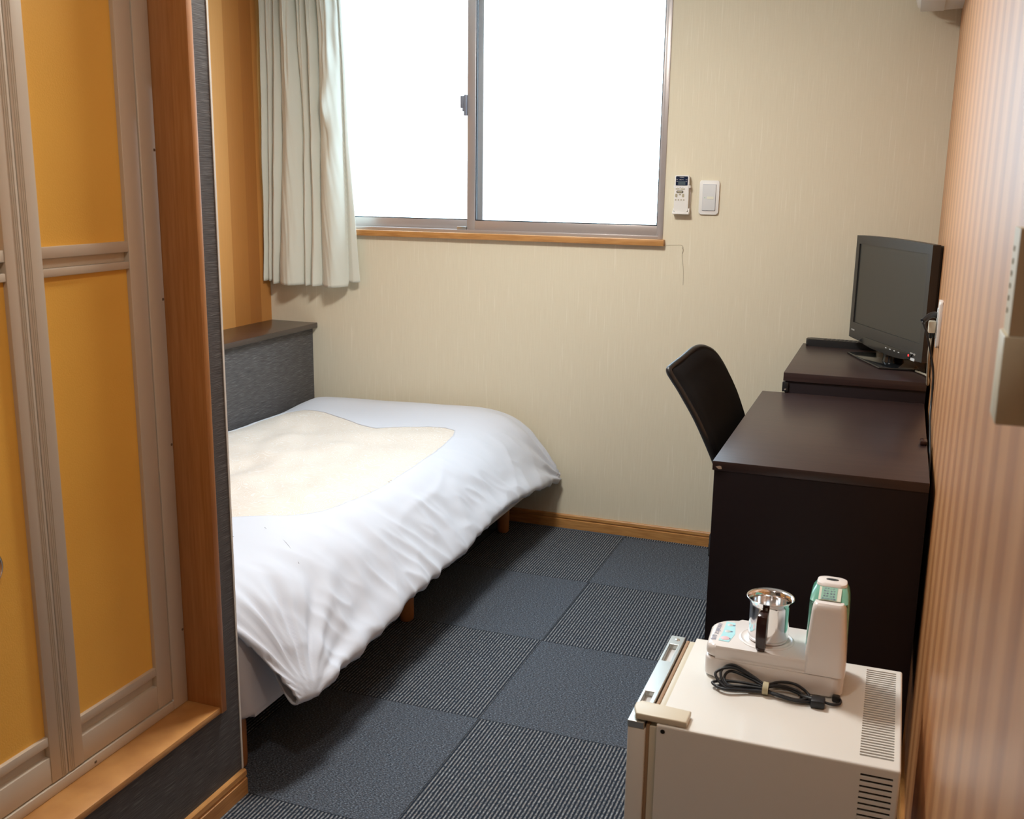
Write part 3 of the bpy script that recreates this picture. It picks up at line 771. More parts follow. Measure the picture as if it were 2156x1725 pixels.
# stand
Rz = Matrix.Rotation(-rz, 4, 'Z')
def w2l(x, y): v = Rz @ Vector((x-ctr.x, y-ctr.y, 0)); return (v.x, v.y)
poly = [w2l(-.255, -.199), w2l(-.147, -.473), w2l(-.030, -.465), w2l(-.045, -.30), w2l(-.13, -.165)]
bm = bmesh.new(); prism(bm, poly, .0, .007, .003, 2)
link('stand_base', tomesh(bm), MT['gloss_black'], tv, smooth=30, **LK)
bm = bmesh.new(); tube(bm, [(0, .035, .006), (0, .033, .03), (0, .026, .075)], lambda t: .034-.010*t, 20, 5)
link('stand_neck', tomesh(bm), MT['gloss_black'], tv, smooth=40, **LK)

# tv remote lying behind the stand
rem = thing('tv_remote', 'long black television remote at the back left of the tv cabinet', 'remote control', (-.282, -.062, ZC), math.radians(-5))
bm = bmesh.new(); prism(bm, rrect(-.118, .118, -.024, .024, .010, 5), 0.0, .024, .005, 3)
link('body', tomesh(bm), MT['black'], rem, smooth=35, **LK)
bt = []
for r in range(3):
    for k in range(11):
        bt.append(((-.06+.0145*k, -.051+.0145*k), (-.016+.0125*r, -.009+.0125*r), (.0235, .0255)))

for q in bt: box('button', *q, MT['bezel'], rem, bev=.0006, **LK)

# ------------------------------------------------------------------ office chair (its back shows above the desk)
ch = thing('office_chair', 'black mesh office chair with a leaning curved back pushed under the desk', 'chair', (-.36, -1.0, 0))
def backrest():
    NU, NV = 40, 44
    TOP = [(-.655, -1.20, .898), (-.641, -1.16, .906), (-.626, -1.10, .922), (-.612, -1.03, .932), (-.599, -.97, .924), (-.585, -.91, .902), (-.566, -.85, .855), (-.552, -.81, .805), (-.540, -.79, .757)]
    NEAR_ = [(-.455, -1.19, .44), (-.478, -1.195, .55), (-.527, -1.20, .681), (-.562, -1.20, .751), (-.596, -1.20, .811), (-.630, -1.20, .859), (-.655, -1.20, .898)]
    FAR_ = [(-.440, -.79, .44), (-.448, -.785, .50), (-.470, -.78, .58), (-.492, -.78, .64), (-.512, -.782, .697), (-.528, -.785, .735), (-.540, -.79, .757)]
    def pl(L, t):
        n_ = len(L)-1; k = min(int(t*n_), n_-1); P_ = catmull([Vector(q) for q in L], 8)
        f = t*(len(P_)-1); i_ = min(int(f), len(P_)-2); return P_[i_].lerp(P_[i_+1], f-i_)
    tt = [pl(TOP, i/NU) for i in range(NU+1)]; nn = [pl(NEAR_, j/NV) for j in range(NV+1)]; ff = [pl(FAR_, j/NV) for j in range(NV+1)]
    def P(u, v):
        a_ = (u+1)/2; i_ = min(NU, max(0, round(a_*NU))); j_ = min(NV, max(0, round(v*NV)))
        T_, Nn, Ff = tt[i_], nn[j_], ff[j_]; B_ = nn[0].lerp(ff[0], a_)
        p = Nn.lerp(Ff, a_)+B_.lerp(T_, v)-(nn[0]*(1-a_)*(1-v)+ff[0]*a_*(1-v)+nn[-1]*(1-a_)*v+ff[-1]*a_*v)
        p.x -= .022*(1-u*u)*(1-v*.9); return p
    bm = bmesh.new(); fr_ = []; bk = []
    for i in range(NU+1):
        fr_.append([]); bk.append([])
        for j in range(NV+1):
            u = -1+2*i/NU; v = j/NV; p = P(u, v)
            e = min(1, 8*(1-abs(u)), 8*(1-v)+.0, 8*v+.3); t = .004+.009*math.sqrt(max(0, e))
            n = Vector((.87, 0, .49))
            fr_[-1].append(bm.verts.new(p+n*t)); bk[-1].append(bm.verts.new(p-n*t))
    for i in range(NU):
        for j in range(NV):
            bm.faces.new((fr_[i][j], fr_[i+1][j], fr_[i+1][j+1], fr_[i][j+1])); bm.faces.new((bk[i][j], bk[i][j+1], bk[i+1][j+1], bk[i+1][j]))
    for j in range(NV):
        for i in (0, NU): bm.faces.new((fr_[i][j], bk[i][j], bk[i][j+1], fr_[i][j+1]))
    for i in range(NU):
        for j in (0, NV): bm.faces.new((fr_[i][j], fr_[i+1][j], bk[i+1][j], bk[i][j]))
    return tomesh(bm), P
bme, BP = backrest()
link('backrest', bme, MT['mesh_black'], ch, smooth=50)
bm = bmesh.new()
tube(bm, [BP(-1, .02)]+[BP(-1, v) for v in (.25, .5, .75, .88, .97)]+[BP(u, 1.0) for u in (-.9, -.6, -.3, 0, .3, .6, .9)]+[BP(1, v) for v in (.95, .75, .5, .25, .02)], .0085, 8, 5)
link('back_frame', tomesh(bm), MT['black'], ch, smooth=True)
bm = bmesh.new(); prism(bm, rrect(-.535, -.11, -1.215, -.785, .09, 8), .375, .435, .022, 4)
link('seat', tomesh(bm), MT['mesh_black'], ch, smooth=35)
bm = bmesh.new(); tube(bm, [(-.34, -1.0, .36), (-.44, -1.0, .365), (-.50, -1.0, .40), (-.520, -1.0, .50), (-.535, -1.0, .62)], .018, 8, 5)
link('back_bracket', tomesh(bm), MT['black'], ch, smooth=True)
bm = bmesh.new(); tube(bm, [(-.32, -1.0, .10), (-.32, -1.0, .25)], .025, 16, 0); tube(bm, [(-.32, -1.0, .25), (-.32, -1.0, .377)], .016, 16, 0)
link('gas_lift', tomesh(bm), MT['black'], ch, smooth=40)
for k in range(5):
    a = math.radians(18+72*k); dx, dy = math.cos(a), math.sin(a); R = .235
    bm = bmesh.new(); tube(bm, [(-.32+dx*.02, -1.0+dy*.02, .110), (-.32+dx*R*.6, -1.0+dy*R*.6, .095), (-.32+dx*R, -1.0+dy*R, .072)], lambda t: .020-.007*t, 10, 4)
    ft = link('foot', tomesh(bm), MT['black'], ch, smooth=40)
    bm = bmesh.new(); c = (-.32+dx*(R), -1.0+dy*R, .026)
    for q in (-.012, .012):
        tube(bm, [(c[0]-dy*(q-.007), c[1]+dx*(q-.007), .0265), (c[0]-dy*(q+.007), c[1]+dx*(q+.007), .0265)], .026, 18, 0)
    tube(bm, [(c[0], c[1], .03), (c[0], c[1], .070)], .006, 8, 0)
    link('caster', tomesh(bm), MT['black'], ft, smooth=40)

# ------------------------------------------------------------------ fridge
ZF = .480
fg = thing('mini_fridge', 'small white refrigerator with vent slots on top, in the near right corner', 'refrigerator', (-.24, -2.065, 0))
fx0, fx1, fy0, fy1 = -.4325, -.041, -2.250, -1.885
b = bmesh.new()
def to_top(x, y): return (x, y, ZF)
# top with slots
vs0, vs1 = -.104, -.052
ny = 37; py0, py1 = -2.224, -1.898; pitch = (py1-py0)/ny
ys = [fy0+.004]; holes = set()
for k in range(ny):
    a = py0+pitch*k+pitch*.2; ys += [a, a+pitch*.58]
ys.append(fy1-.004); xs_ = [fx0+.004, vs0, vs1, fx1-.004]
for k in range(ny): holes.add((1, 1+2*k))
holed_plate(b, xs_, ys, holes, to_top, Vector((0, 0, -.004)))
# near side with slots
zs_ = [.02]; h2 = set(); n2 = 22
for k in range(n2-1, -1, -1):
    zc = .4625-.0102*k; zs_ += [zc-.0024, zc+.0022]
zs_.append(ZF-.004)
xs2 = [fx0+.004, -.1005, -.0515, fx1-.004]
for k in range(n2): h2.add((1, 1+2*k))
holed_plate(b, xs2, zs_, h2, lambda x, z: (x, fy0, z), Vector((0, .004, 0)))
me = tomesh(b)
shell = bmesh.new(); shell.from_mesh(me)
# remaining skin: rounded edges joining top and sides, far, right and left sides
def strip(ax):
    pass
n = 5; r = .004
def quad(bm_, pts): bm_.faces.new([bm_.verts.new(p) for p in pts])
for k in range(n):
    a0, a1 = k/n*PI/2, (k+1)/n*PI/2
    f0 = lambda a: (fy0+r-r*math.cos(a), ZF-r+r*math.sin(a))
    (ya, za), (yb, zb) = f0(a0), f0(a1)
    quad(shell, [(fx0+r, ya, za), (fx1-r, ya, za), (fx1-r, yb, zb), (fx0+r, yb, zb)])
    quad(shell, [(fx0+r, fy1-(ya-fy0), za), (fx1-r, fy1-(ya-fy0), za), (fx1-r, fy1-(yb-fy0), zb), (fx0+r, fy1-(yb-fy0), zb)])
    g0 = lambda a: (fx1-r+r*math.cos(a), ZF-r+r*math.sin(a))
    (xa, za), (xb, zb) = g0(a0), g0(a1)
    quad(shell, [(xa, fy0+r, za), (xa, fy1-r, za), (xb, fy1-r, zb), (xb, fy0+r, zb)])
    g1 = lambda a: (fx1-r+r*math.cos(a), fy0+r-r*math.sin(a))
    (xa, ya), (xb, yb) = g1(a0), g1(a1)
    quad(shell, [(xa, ya, .02), (xb, yb, .02), (xb, yb, ZF-r), (xa, ya, ZF-r)])
quad(shell, [(fx1, fy0+r, .02), (fx1, fy1-r, .02), (fx1, fy1-r, ZF-r), (fx1, fy0+r, ZF-r)])
quad(shell, [(fx0+r, fy1, .02), (fx1-r, fy1, .02), (fx1-r, fy1, ZF-r), (fx0+r, fy1, ZF-r)])
quad(shell, [(fx0+r, fy0, .02), (fx0+r, fy1, .02), (fx0+r, fy1, ZF), (fx0+r, fy0, ZF)])
quad(shell, [(fx0, fy0, .02), (fx1, fy0, .02), (fx1, fy1, .02), (fx0, fy1, .02)])
for cy0, sg in ((fy0+r, -1), (fy1-r, 1)):      # rounded corners
    for i in range(4):
        for j in range(4):
            pt = lambda i, j: (fx1-r+r*math.cos(j*PI/8)*math.cos(i*PI/8), cy0+sg*r*math.cos(j*PI/8)*math.sin(i*PI/8), ZF-r+r*math.sin(j*PI/8))
            quad(shell, [pt(i, j), pt(i+1, j), pt(i+1, j+1), pt(i, j+1)])
bmesh.ops.remove_doubles(shell, verts=shell.verts[:], dist=1e-5)
bmesh.ops.dissolve_degenerate(shell, dist=1e-6, edges=shell.edges[:])
body = link('body', tomesh(shell), MT['fridge'], fg, smooth=35)
box('inner_shell', (fx0+.01, fx1-.006), (fy0+.008, fy1-.006), (.03, ZF-.010), MT['dark'], body, bev=0, label='dark interior behind the vent slots')
for x in (-.41, -.07):
    for y in (-2.225, -1.91):
        bm = bmesh.new(); lathe(bm, [(0, 0), (.014, 0), (.014, .021), (0, .021)], (x, y, 0), 16); link('foot', tomesh(bm), MT['black'], fg, smooth=40)
bm = bmesh.new(); lathe(bm, [(0, 0), (.0036, 0), (.0040, .0006), (0, .0012)], (0, 0, 0), 16); me = tomesh(bm)
me.transform(Matrix.Rotation(PI/2, 4, 'X')); me.transform(Matrix.Translation((-.418, fy0, .469))); link('screw_hole', me, MT['dark'], fg)
# door
dr = box('door', (-.4790, -.4480), (fy0+.001, fy1-.002), (.03, ZF-.014), MT['fridge'], fg, bev=.003)
box('door_gasket', (-.4480, -.4415), (fy0+.006, fy1-.006), (.035, ZF-.006), MT['gasket'], dr, bev=.0015, label='tan rubber gasket')
box('inner_rim', (-.4415, fx0+.004), (fy0+.004, fy1-.004), (.035, ZF-.008), MT['ivory'], fg, bev=.001)
b = bmesh.new()
xs3 = [-.4795, -.4735, -.4585, -.4500]; ys3 = [fy0+.001, -2.212, -2.135, -2.005, -1.928, fy1-.002]
holed_plate(b, xs3, ys3, {(1, 1), (1, 3)}, lambda x, y: (x, y, ZF-.002), Vector((0, 0, -.012)))
cap = link('handle_trim', tomesh(b), MT['brushed'], dr, label='satin grey handle trim with two finger recesses')
md = cap.modifiers.new('b', 'BEVEL'); md.width = .0015; md.segments = 2; md.limit_method = 'ANGLE'
box('recess_floor', (-.4735, -.4585), (-2.213, -1.927), (ZF-.0140, ZF-.0130), MT['switchgrey'], dr, bev=0)
bm = bmesh.new(); lathe(bm, [(0, 0), (.005, 0), (.0045, .0012), (0, .002)], (-.464, -1.905, ZF-.0021), 16); link('screw', tomesh(bm), MT['chrome'], cap, smooth=40)
bm = bmesh.new(); prism(bm, [(-.4745, -2.222), (-.466, -2.2465), (-.379, -2.2475), (-.379, -2.206), (-.466, -2.199), (-.4745, -2.208)], ZF+.0002, ZF+.0125, .003, 3)
link('hinge_cover', tomesh(bm), MT['ivory'], fg, smooth=35, label='ivory hinge cover')

# ------------------------------------------------------------------ electric water boiler set on the fridge
kt = thing('cup_boiler', 'compact cream cup boiler with a green tank standing on the refrigerator', 'water boiler', (-.265, -1.985, ZF))
bm = bmesh.new()
plan = rrect(-.384, -.142, -2.048, -1.912, [.016, .020, .025, .045], 7)
# pull the left end into a bow
plan = [(x-.008*(1-((y+1.98)/.068)**2) if x < -.33 else x, y) for x, y in plan]
prism(bm, plan, ZF+.004, .520, .004, 3)
link('lower_tray', tomesh(bm), MT['kettle'], kt, smooth=35)
bm = bmesh.new()
plan2 = [((x+.265)*.992-.265, (y+1.98)*.985-1.98) for x, y in plan]
prism(bm, plan2, .5205, .5455, .009, 4)
base = link('base', tomesh(bm), MT['kettle'], kt, smooth=35)
for x, y in ((-.36, -2.025), (-.165, -2.025), (-.36, -1.935), (-.165, -1.935)):
    bm = bmesh.new(); lathe(bm, [(0, 0), (.007, 0), (.007, .0042), (0, .0042)], (x, y, ZF), 14); link('rubber_foot', tomesh(bm), MT['switchgrey'], kt)
# heating plate rim
bm = bmesh.new(); lathe(bm, [(.050, -.0005), (.050, .0010), (.047, .0022), (.045, .0006), (.040, .0004), (.038, .0016), (0, .0018)], (-.284, -1.984, .5455), 48)
link('warming_plate', tomesh(bm), MT['kettle'], kt, smooth=40)
# control decal, buttons and lettering
bm = bmesh.new(); prism(bm, [(-.3665, -2.023), (-.3475, -2.024), (-.3415, -1.985), (-.3485, -1.935), (-.3655, -1.933), (-.3645, -1.98)], .5454, .5462, 0)
dec = link('control_decal', tomesh(bm), MT['decal'], kt, label='pale blue control strip')
for y, m_, rr_ in ((-2.010, 'pink', .0085), (-1.978, 'switchgrey', .0055), (-1.948, 'switchgrey', .0055)):
    bm = bmesh.new(); lathe(bm, [(0, .0016), (rr_*.7, .0014), (rr_, .0004), (rr_, 0)], (-.3565, y, .5460), 20); link('button', tomesh(bm), MT[m_], dec, smooth=40)
text('lettering', 'ZOJIRUSHI', .0105, (-.3745, -1.972, .5462), (0, 1, 0), (-1, 0, 0), MT['pale_ink'], kt, .0002)
text('lettering', '象印', .0115, (-.3755, -2.013, .5462), (0, 1, 0), (-1, 0, 0), MT['pale_ink'], kt, .0002)
for y, t in ((-2.010, '沸'), (-1.978, '切'), (-1.948, '保')):
    text('button_mark', t, .006, (-.3490, y, .5464), (0, 1, 0), (-1, 0, 0), MT['ink'], dec, .0002)
# tower: cream shell toward the camera, green tank behind
def loft(secs, bm):
    rings = [[bm.verts.new((x, y, z)) for x, y in poly] for poly, z in secs]
    for a, b_ in zip(rings, rings[1:]):
        k = len(a)
        for i in range(k): bm.faces.new((a[i], a[(i+1) % k], b_[(i+1) % k], b_[i]))
    bm.faces.new(rings[0][::-1]); bm.faces.new(rings[-1])
bm = bmesh.new()
loft([(rrect(-.2115, -.1400, -2.049, -1.985, [.008, .012, .004, .004], 5), .5215), (rrect(-.2105, -.1415, -2.049, -1.985, [.008, .012, .004, .004], 5), .56),
      (rrect(-.2050, -.1480, -2.045, -1.990, [.008, .010, .004, .004], 5), .640), (rrect(-.2035, -.1495, -2.043, -1.992, [.008, .010, .004, .004], 5), .649),
      (rrect(-.2005, -.1525, -2.038, -1.995, [.008, .008, .003, .003], 5), .6535)], bm)
link('tower', tomesh(bm), MT['kettle'], kt, smooth=38)
bm = bmesh.new()
loft([(rrect(-.2150, -.1420, -1.9845, -1.930, .010, 6), .5400), (rrect(-.2130, -.1435, -1.9915, -1.930, .010, 6), .63), (rrect(-.2110, -.1445, -2.028, -1.945, .012, 6), .6510),
      (rrect(-.2085, -.1465, -2.010, -1.945, .014, 6), .6600), (rrect(-.203, -.151, -1.990, -1.945, .014, 6), .6670)], bm)
tank = link('water_tank', tomesh(bm), MT['green'], kt, smooth=38, label='translucent green water tank')
bm = bmesh.new(); loft([(rrect(-.2035, -.1505, -1.990, -1.945, .014, 6), .6672), (rrect(-.2025, -.1515, -1.988, -1.947, .014, 6), .6712), (rrect(-.198, -.156, -1.984, -1.951, .012, 6), .6732)], bm)
lid = link('tank_lid', tomesh(bm), MT['kettle'], kt, smooth=38)
bm = bmesh.new(); prism(bm, [(-.177+.011*math.cos(a*PI/12), -1.967+.005*math.sin(a*PI/12)) for a in range(24)], .6731, .6738)
link('steam_slot', tomesh(bm), MT['dark'], lid)
# label on the sloped shoulder of the tank
sA = Vector((0, -2.0260, .6535)); sB = Vector((0, -1.9915, .6664)); sd = (sB-sA).normalized(); sn = Vector((0, -sd.z, sd.y))
def on_slope(x0, x1, t0, t1, h, m_, name, par):
    bm = bmesh.new(); vs_ = []
    for hh in (0, .0005):
        for x, t in ((x0, t0), (x1, t0), (x1, t1), (x0, t1)):
            p = sA+sd*(t*(sB-sA).length)+sn*(h+hh); vs_.append(bm.verts.new((x, p.y, p.z)))
    for f in ((0, 1, 2, 3), (4, 5, 6, 7), (0, 1, 5, 4), (1, 2, 6, 5), (2, 3, 7, 6), (3, 0, 4, 7)): bm.faces.new([vs_[i] for i in f])
    return link(name, tomesh(bm), m_, par)
lb = on_slope(-.1965, -.1585, .04, .98, .0012, MT['label_cream'], 'caution_label', tank)
on_slope(-.1925, -.1655, .06, .96, .0018, MT['label_green'], 'label_print', tank)
for i, t in enumerate(('水タンク', '満水 まで', '注意 高温', '蒸気 注意', '取扱説明書')):
    p = sA+sd*((.86-.185*i)*(sB-sA).length)+sn*.0024
    text('label_text', t, .0048, (-.179, p.y, p.z), (1, 0, 0), tuple(sd), MT['ink'], tank, .0001)

# steel cup standing on the warming plate
cup = thing('steel_cup', 'polished steel cup with a dark brown handle on the boiler base', 'cup', (-.282, -1.984, .5475))
bm = bmesh.new()
lathe(bm, [(0, .0), (.033, .0), (.0355, .002), (.0365, .006), (.0362, .068), (.0375, .074), (.0425, .0815), (.0432, .0825), (.0425, .0832), (.0370, .077), (.0350, .068), (.0345, .008), (.030, .0045), (0, .004)], (-.282, -1.984, .5475), 64)
link('bowl', tomesh(bm), MT['chrome'], cup, smooth=True)
hd = Vector((-.10, -1, 0)).normalized(); hs = Vector((1, -.10, 0)).normalized(); c0 = Vector((-.282, -1.984, .5475))
bm = bmesh.new()
def hsec(dist, z, w_, t_): return [c0+hd*(dist+b_*t_)+hs*(a*w_)+Vector((0, 0, z)) for a, b_ in ((-1, -1), (1, -1), (1, 1), (-1, 1))]
secs = [hsec(.037, .068, .007, .003), hsec(.047, .071, .008, .005), hsec(.056, .067, .0088, .006), hsec(.0600, .055, .0092, .0065), hsec(.0605, .028, .0090, .0065), hsec(.0585, .006, .0084, .006), hsec(.055, -.001, .007, .004)]
rings = [[bm.verts.new(p) for p in s_] for s_ in secs]
for a, b_ in zip(rings, rings[1:]):
    for i in range(4): bm.faces.new((a[i], a[(i+1) % 4], b_[(i+1) % 4], b_[i]))
bm.faces.new(rings[0]); bm.faces.new(rings[-1])
bmesh.ops.bevel(bm, geom=bm.edges[:], offset=.0012, segments=2, affect='EDGES', profile=.5)
link('handle', tomesh(bm), MT['brown'], cup, smooth=40, label='dark brown handle')
box('handle_screw_strip', (-.2865, -.2825), (-2.0215, -2.0205), (.608, .626), MT['brushed'], cup, bev=.0004)

# coiled power cord in front of the boiler
pc = thing('power_cord', 'black power cord coiled and tied in front of the cup boiler', 'power cord', (-.265, -2.06, ZF))
zc = ZF+.0052
bm = bmesh.new(); R = .0026
T0 = (-.272, -2.070)
def loop(pts, zs): tube(bm, [(x, y, z) for (x, y), z in zip(pts, zs)], R, 8, 8)
for k, (lx, w1, w2, hz_, ph) in enumerate([(-.362, .010, -.020, .030, 0), (-.353, .016, -.012, .034, 1), (-.365, .002, -.026, .006, 2), (-.346, .020, -.004, .020, 3), (-.357, -.004, -.024, .002, 4)]):
    y0 = -2.066-.0022*k
    loop([(T0[0]+.004, y0), (-.300, y0+w1*.55+.002), (-.335, y0+w1), (lx, y0+(w1+w2)/2+.002), (-.338, y0+w2), (-.300, y0+w2*.45), (T0[0]+.004, y0-.003)],
         [zc+.006, zc+.004+hz_*.45, zc+hz_*.9, zc+hz_*.55, zc+.001*k, zc+.0005*k, zc+.003])
for k, (rx, w1, w2, hz_) in enumerate([(-.196, .016, -.022, .012), (-.204, .010, -.016, .006), (-.190, .012, -.018, .002)]):
    y0 = -2.066-.003*k
    loop([(T0[0]-.004, y0), (-.250, y0+w1*.8), (-.220, y0+w1), (rx, y0+(w1+w2)/2-.004), (-.215, y0+w2), (-.248, y0+w2*.7), (T0[0]-.004, y0-.004)],
         [zc+.006, zc+.008+hz_*.4, zc+hz_, zc+hz_*.5, zc+.001, zc+.002, zc+.003])
tube(bm, [(-.215, -2.070, zc+.004), (-.190, -2.070, zc+.002), (-.160, -2.077, zc), (-.146, -2.072, zc), (-.143, -2.060, zc+.001), (-.149, -2.052, zc+.004)], R, 8, 8)
link('cable', tomesh(bm), MT['cord'], pc, smooth=True)
bm = bmesh.new(); tube(bm, [(-.210, -2.072, ZF+.008), (-.196, -2.077, ZF+.008), (-.188, -2.080, ZF+.008)], lambda t: .004+.003*t, 10, 3)
add_box(bm, (-.192, -.168), (-2.096, -2.072), (ZF+.0005, ZF+.0155), .003)
link('plug', tomesh(bm), MT['cord'], pc, smooth=40)
box('plug_head', (-.158, -.144), (-2.0605, -2.0495), (ZF+.0005, ZF+.013), MT['black'], pc, bev=.003)
bm = bmesh.new(); lathe(bm, [(.0095, -.005), (.0125, -.005), (.0125, .005), (.0095, .005), (.0095, -.005)], (0, 0, 0), 20); me = tomesh(bm)
me.transform(Matrix.Rotation(PI/2, 4, 'Y')); me.transform(Matrix.Diagonal((1, 1.1, .85, 1))); me.transform(Matrix.Translation((-.271, -2.072, ZF+.0112)))
link('cord_tie', me, MT['tie'], pc, smooth=40, label='beige tie')

# ------------------------------------------------------------------ wall remote and switch on the window wall
wr = thing('aircon_remote', 'white remote with a dark display in its holder beside the window', 'remote control', (-.880, 0, 1.33))
rx0, rx1, rz0, rz1 = -.9045, -.8525, 1.268, 1.397
def yplate(name, x0, x1, z0, z1, y0, y1, r, m_, par, bev=0, **kw):
    bm = bmesh.new(); prism(bm, rrect(x0, x1, z0, z1, r, 5), 0, y0-y1, bev, 3)
    me = tomesh(bm); me.transform(Matrix(((1, 0, 0, 0), (0, 0, -1, y0), (0, 1, 0, 0), (0, 0, 0, 1)))); bb = bmesh.new(); bb.from_mesh(me); bmesh.ops.recalc_face_normals(bb, faces=bb.faces[:]); bb.to_mesh(me); bb.free()
    return link(name, me, m_, par, smooth=40, **kw)
rb_ = yplate('body', rx0, rx1, rz0, rz1, -.006, -.026, .005, MT['white'], wr, .003)
hold = boxes('holder', [((rx0-.004, rx1+.005), (-.006, 0), (1.262, 1.36)), ((rx0-.004, rx0-.0005), (-.022, -.006), (1.262, 1.28)), ((rx1+.0005, rx1+.005), (-.022, -.006), (1.262, 1.28)),
                 ((rx0-.004, rx1+.005), (-.030, -.006), (1.259, 1.2675)), ((rx1+.0005, rx1+.005), (-.024, -.006), (1.352, 1.362)), ((rx0-.004, rx0-.0005), (-.024, -.006), (1.352, 1.362))], MT['white'], wr, bev=.001)
yplate('display', rx0+.004, rx1-.0045, 1.3610, 1.3935, -.0262, -.0268, .003, MT['navy'], wr)
yplate('display_window', rx0+.013, rx1-.013, 1.3635, 1.3765, -.0268, -.0271, .001, MT['lcd'], wr)
text('lettering', 'TOSHIBA', .0042, (-.879, -.0272, 1.3895), (1, 0, 0), (0, 0, 1), MT['white'], wr, .0001)
text('lettering', '温度 28℃', .0036, (-.8795, -.0273, 1.3815), (1, 0, 0), (0, 0, 1), MT['switchgrey'], wr, .0001)
for z_, t in ((1.3815, '運転'), (1.3750, '風量')):
    text('lettering', t, .0028, (-.8955, -.0272, z_), (1, 0, 0), (0, 0, 1), MT['switchgrey'], wr, .0001)
    text('lettering', t[::-1], .0028, (-.8620, -.0272, z_), (1, 0, 0), (0, 0, 1), MT['switchgrey'], wr, .0001)
def btn(x0, x1, z0, z1, m_='taupe'): yplate('button', x0, x1, z0, z1, -.0258, -.0272, min((x1-x0), (z1-z0))*.4, MT[m_], wr)
btn(-.9000, -.8855, 1.3470, 1.3510); btn(-.8825, -.8660, 1.3470, 1.3510)
yplate('button_ring', -.8965, -.8715, 1.3340, 1.3430, -.0258, -.0268, .004, MT['bezel'], wr); btn(-.8935, -.8745, 1.3360, 1.3410)
btn(-.9005, -.8925, 1.3195, 1.3320); btn(-.8875, -.8795, 1.3265, 1.3320); btn(-.8755, -.8675, 1.3195, 1.3320)
for k in range(4): btn(-.9005+.0099*k, -.8955+.0099*k, 1.3075, 1.3125)
for x_, t in ((-.8925, '▼'), (-.8835, '温度'), (-.8740, '▲')): text('lettering', t, .0028, (x_, -.0262, 1.3540), (1, 0, 0), (0, 0, 1), MT['ink'], wr, .0001)

sw = thing('light_switch', 'white rectangular light switch right of the remote', 'light switch', (-.781, 0, 1.32))
yplate('plate', -.8165, -.7455, 1.260, 1.3805, 0, -.008, .008, MT['white'], sw, .003)
yplate('gap', -.8045, -.7565, 1.2735, 1.3665, -.0081, -.0085, .001, MT['ink'], sw)
yplate('rocker', -.8037, -.7574, 1.2745, 1.3658, -.0083, -.0115, .0015, MT['switchgrey'], sw, .0008)
yplate('name_window', -.7880, -.7640, 1.3145, 1.3235, -.0115, -.0119, .0006, MT['label_cream'], sw)
yplate('indicator', -.7965, -.7940, 1.3180, 1.3205, -.0115, -.0120, .0008, MT['greenled'], sw, label='green indicator dot')

# ------------------------------------------------------------------ outlet and plugs on the right wall
ou = thing('wall_outlet', 'white outlet plate on the wood wall behind the television', 'outlet', (0, -.92, 1.02))
bm = bmesh.new(); prism(bm, rrect(-.955, -.885, .962, 1.082, .008, 5), 0, .009, .003, 3); me = tomesh(bm)
me.transform(Matrix(((0, 0, -1, 0), (1, 0, 0, 0), (0, 1, 0, 0), (0, 0, 0, 1)))); bb = bmesh.new(); bb.from_mesh(me); bmesh.ops.recalc_face_normals(bb, faces=bb.faces[:]); bb.to_mesh(me); bb.free()
link('plate', me, MT['white'], ou, smooth=40)
box('socket_block', (-.0115, -.009), (-.935, -.905), (.985, 1.062), MT['switchgrey'], ou, bev=.001)
tp = thing('tv_plug', 'black angled plug in the wall outlet', 'plug', (-.0116, -.925, 1.045))
bm = bmesh.new(); tube(bm, [(-.0118, -.925, 1.044), (-.022, -.93, 1.046), (-.034, -.94, 1.040), (-.046, -.952, 1.030)], lambda t: .0085-.002*t, 12, 4)
link('plug_body', tomesh(bm), MT['black'], tp, smooth=40)
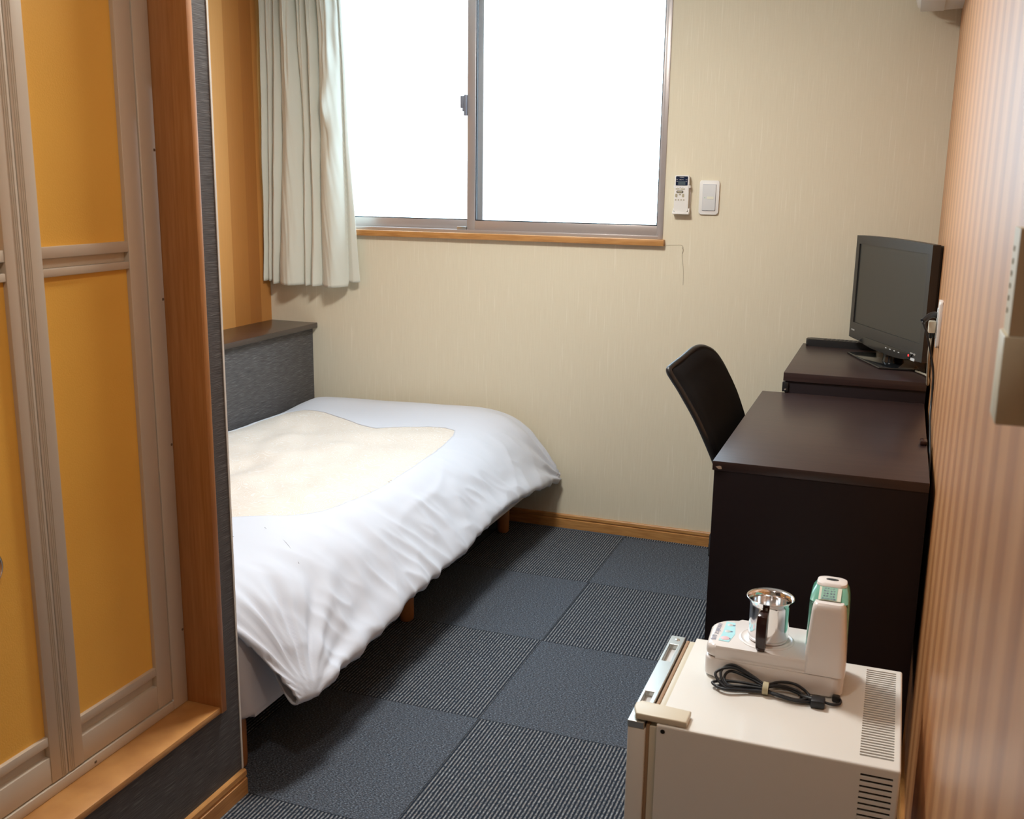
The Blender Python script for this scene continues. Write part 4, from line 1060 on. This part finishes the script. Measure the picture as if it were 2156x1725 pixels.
bm = bmesh.new(); tube(bm, [(-.046, -.952, 1.030), (-.030, -.96, .99), (-.008, -.965, .90), (-.006, -1.00, .80), (-.0062, -1.15, .77), (-.0062, -1.30, .72), (-.0065, -1.40, .60)], .0028, 8, 8)
link('plug_cable', tomesh(bm), MT['black'], tp, smooth=True)
wp = thing('adapter_plug', 'ivory square plug with a beige cable below the black plug', 'plug', (-.0116, -.92, 1.012))
box('plug_body', (-.030, -.0117), (-.936, -.905), (.998, 1.028), MT['ivory'], wp, bev=.003)
bm = bmesh.new(); tube(bm, [(-.021, -.92, .999), (-.021, -.915, .985)], .006, 10, 0); link('cable_collar', tomesh(bm), MT['black'], wp, smooth=40)
bm = bmesh.new(); tube(bm, [(-.021, -.915, .986), (-.021, -.90, .93), (-.014, -.80, .84), (-.009, -.68, .832), (-.012, -.56, .8235), (-.04, -.48, .8205)], .0032, 8, 8)
link('plug_cable', tomesh(bm), MT['cordbeige'], wp, smooth=True)

# ------------------------------------------------------------------ slotted box on the right wall at the frame edge
ib = thing('wall_box', 'beige box with a column of small slots on the wood wall at the right edge', 'wall box', (-.015, -2.93, 1.26))
fx = -.030
yA, yB = -2.957, -2.913
L = [((fx, 0), (yA, yA+.003), (1.262, 1.3435)), ((fx, 0), (yB-.003, yB), (1.262, 1.3435)), ((fx, 0), (yA+.003, yB-.003), (1.3405, 1.3435)),
     ((fx, fx+.003), (yA+.003, yB-.017), (1.262, 1.3405)), ((fx, fx+.003), (yB-.005, yB-.003), (1.262, 1.3405))]
zc_ = [1.278+.0097*k for k in range(6)]
ed = [1.262]+[q for z_ in zc_ for q in (z_-.0023, z_+.0023)]+[1.3405]
for k in range(0, len(ed), 2): L.append(((fx, fx+.003), (yB-.017, yB-.005), (ed[k], ed[k+1])))
ub = boxes('upper_case', L, MT['beige'], ib, bev=0)
box('inner_shell', (fx+.007, -.002), (yA+.002, yB-.002), (1.264, 1.3415), MT['dark'], ub, bev=0)
box('lower_case', (fx-.003, 0), (yA-.001, yB+.003), (1.192, 1.2618), MT['beige'], ib, bev=.0015)
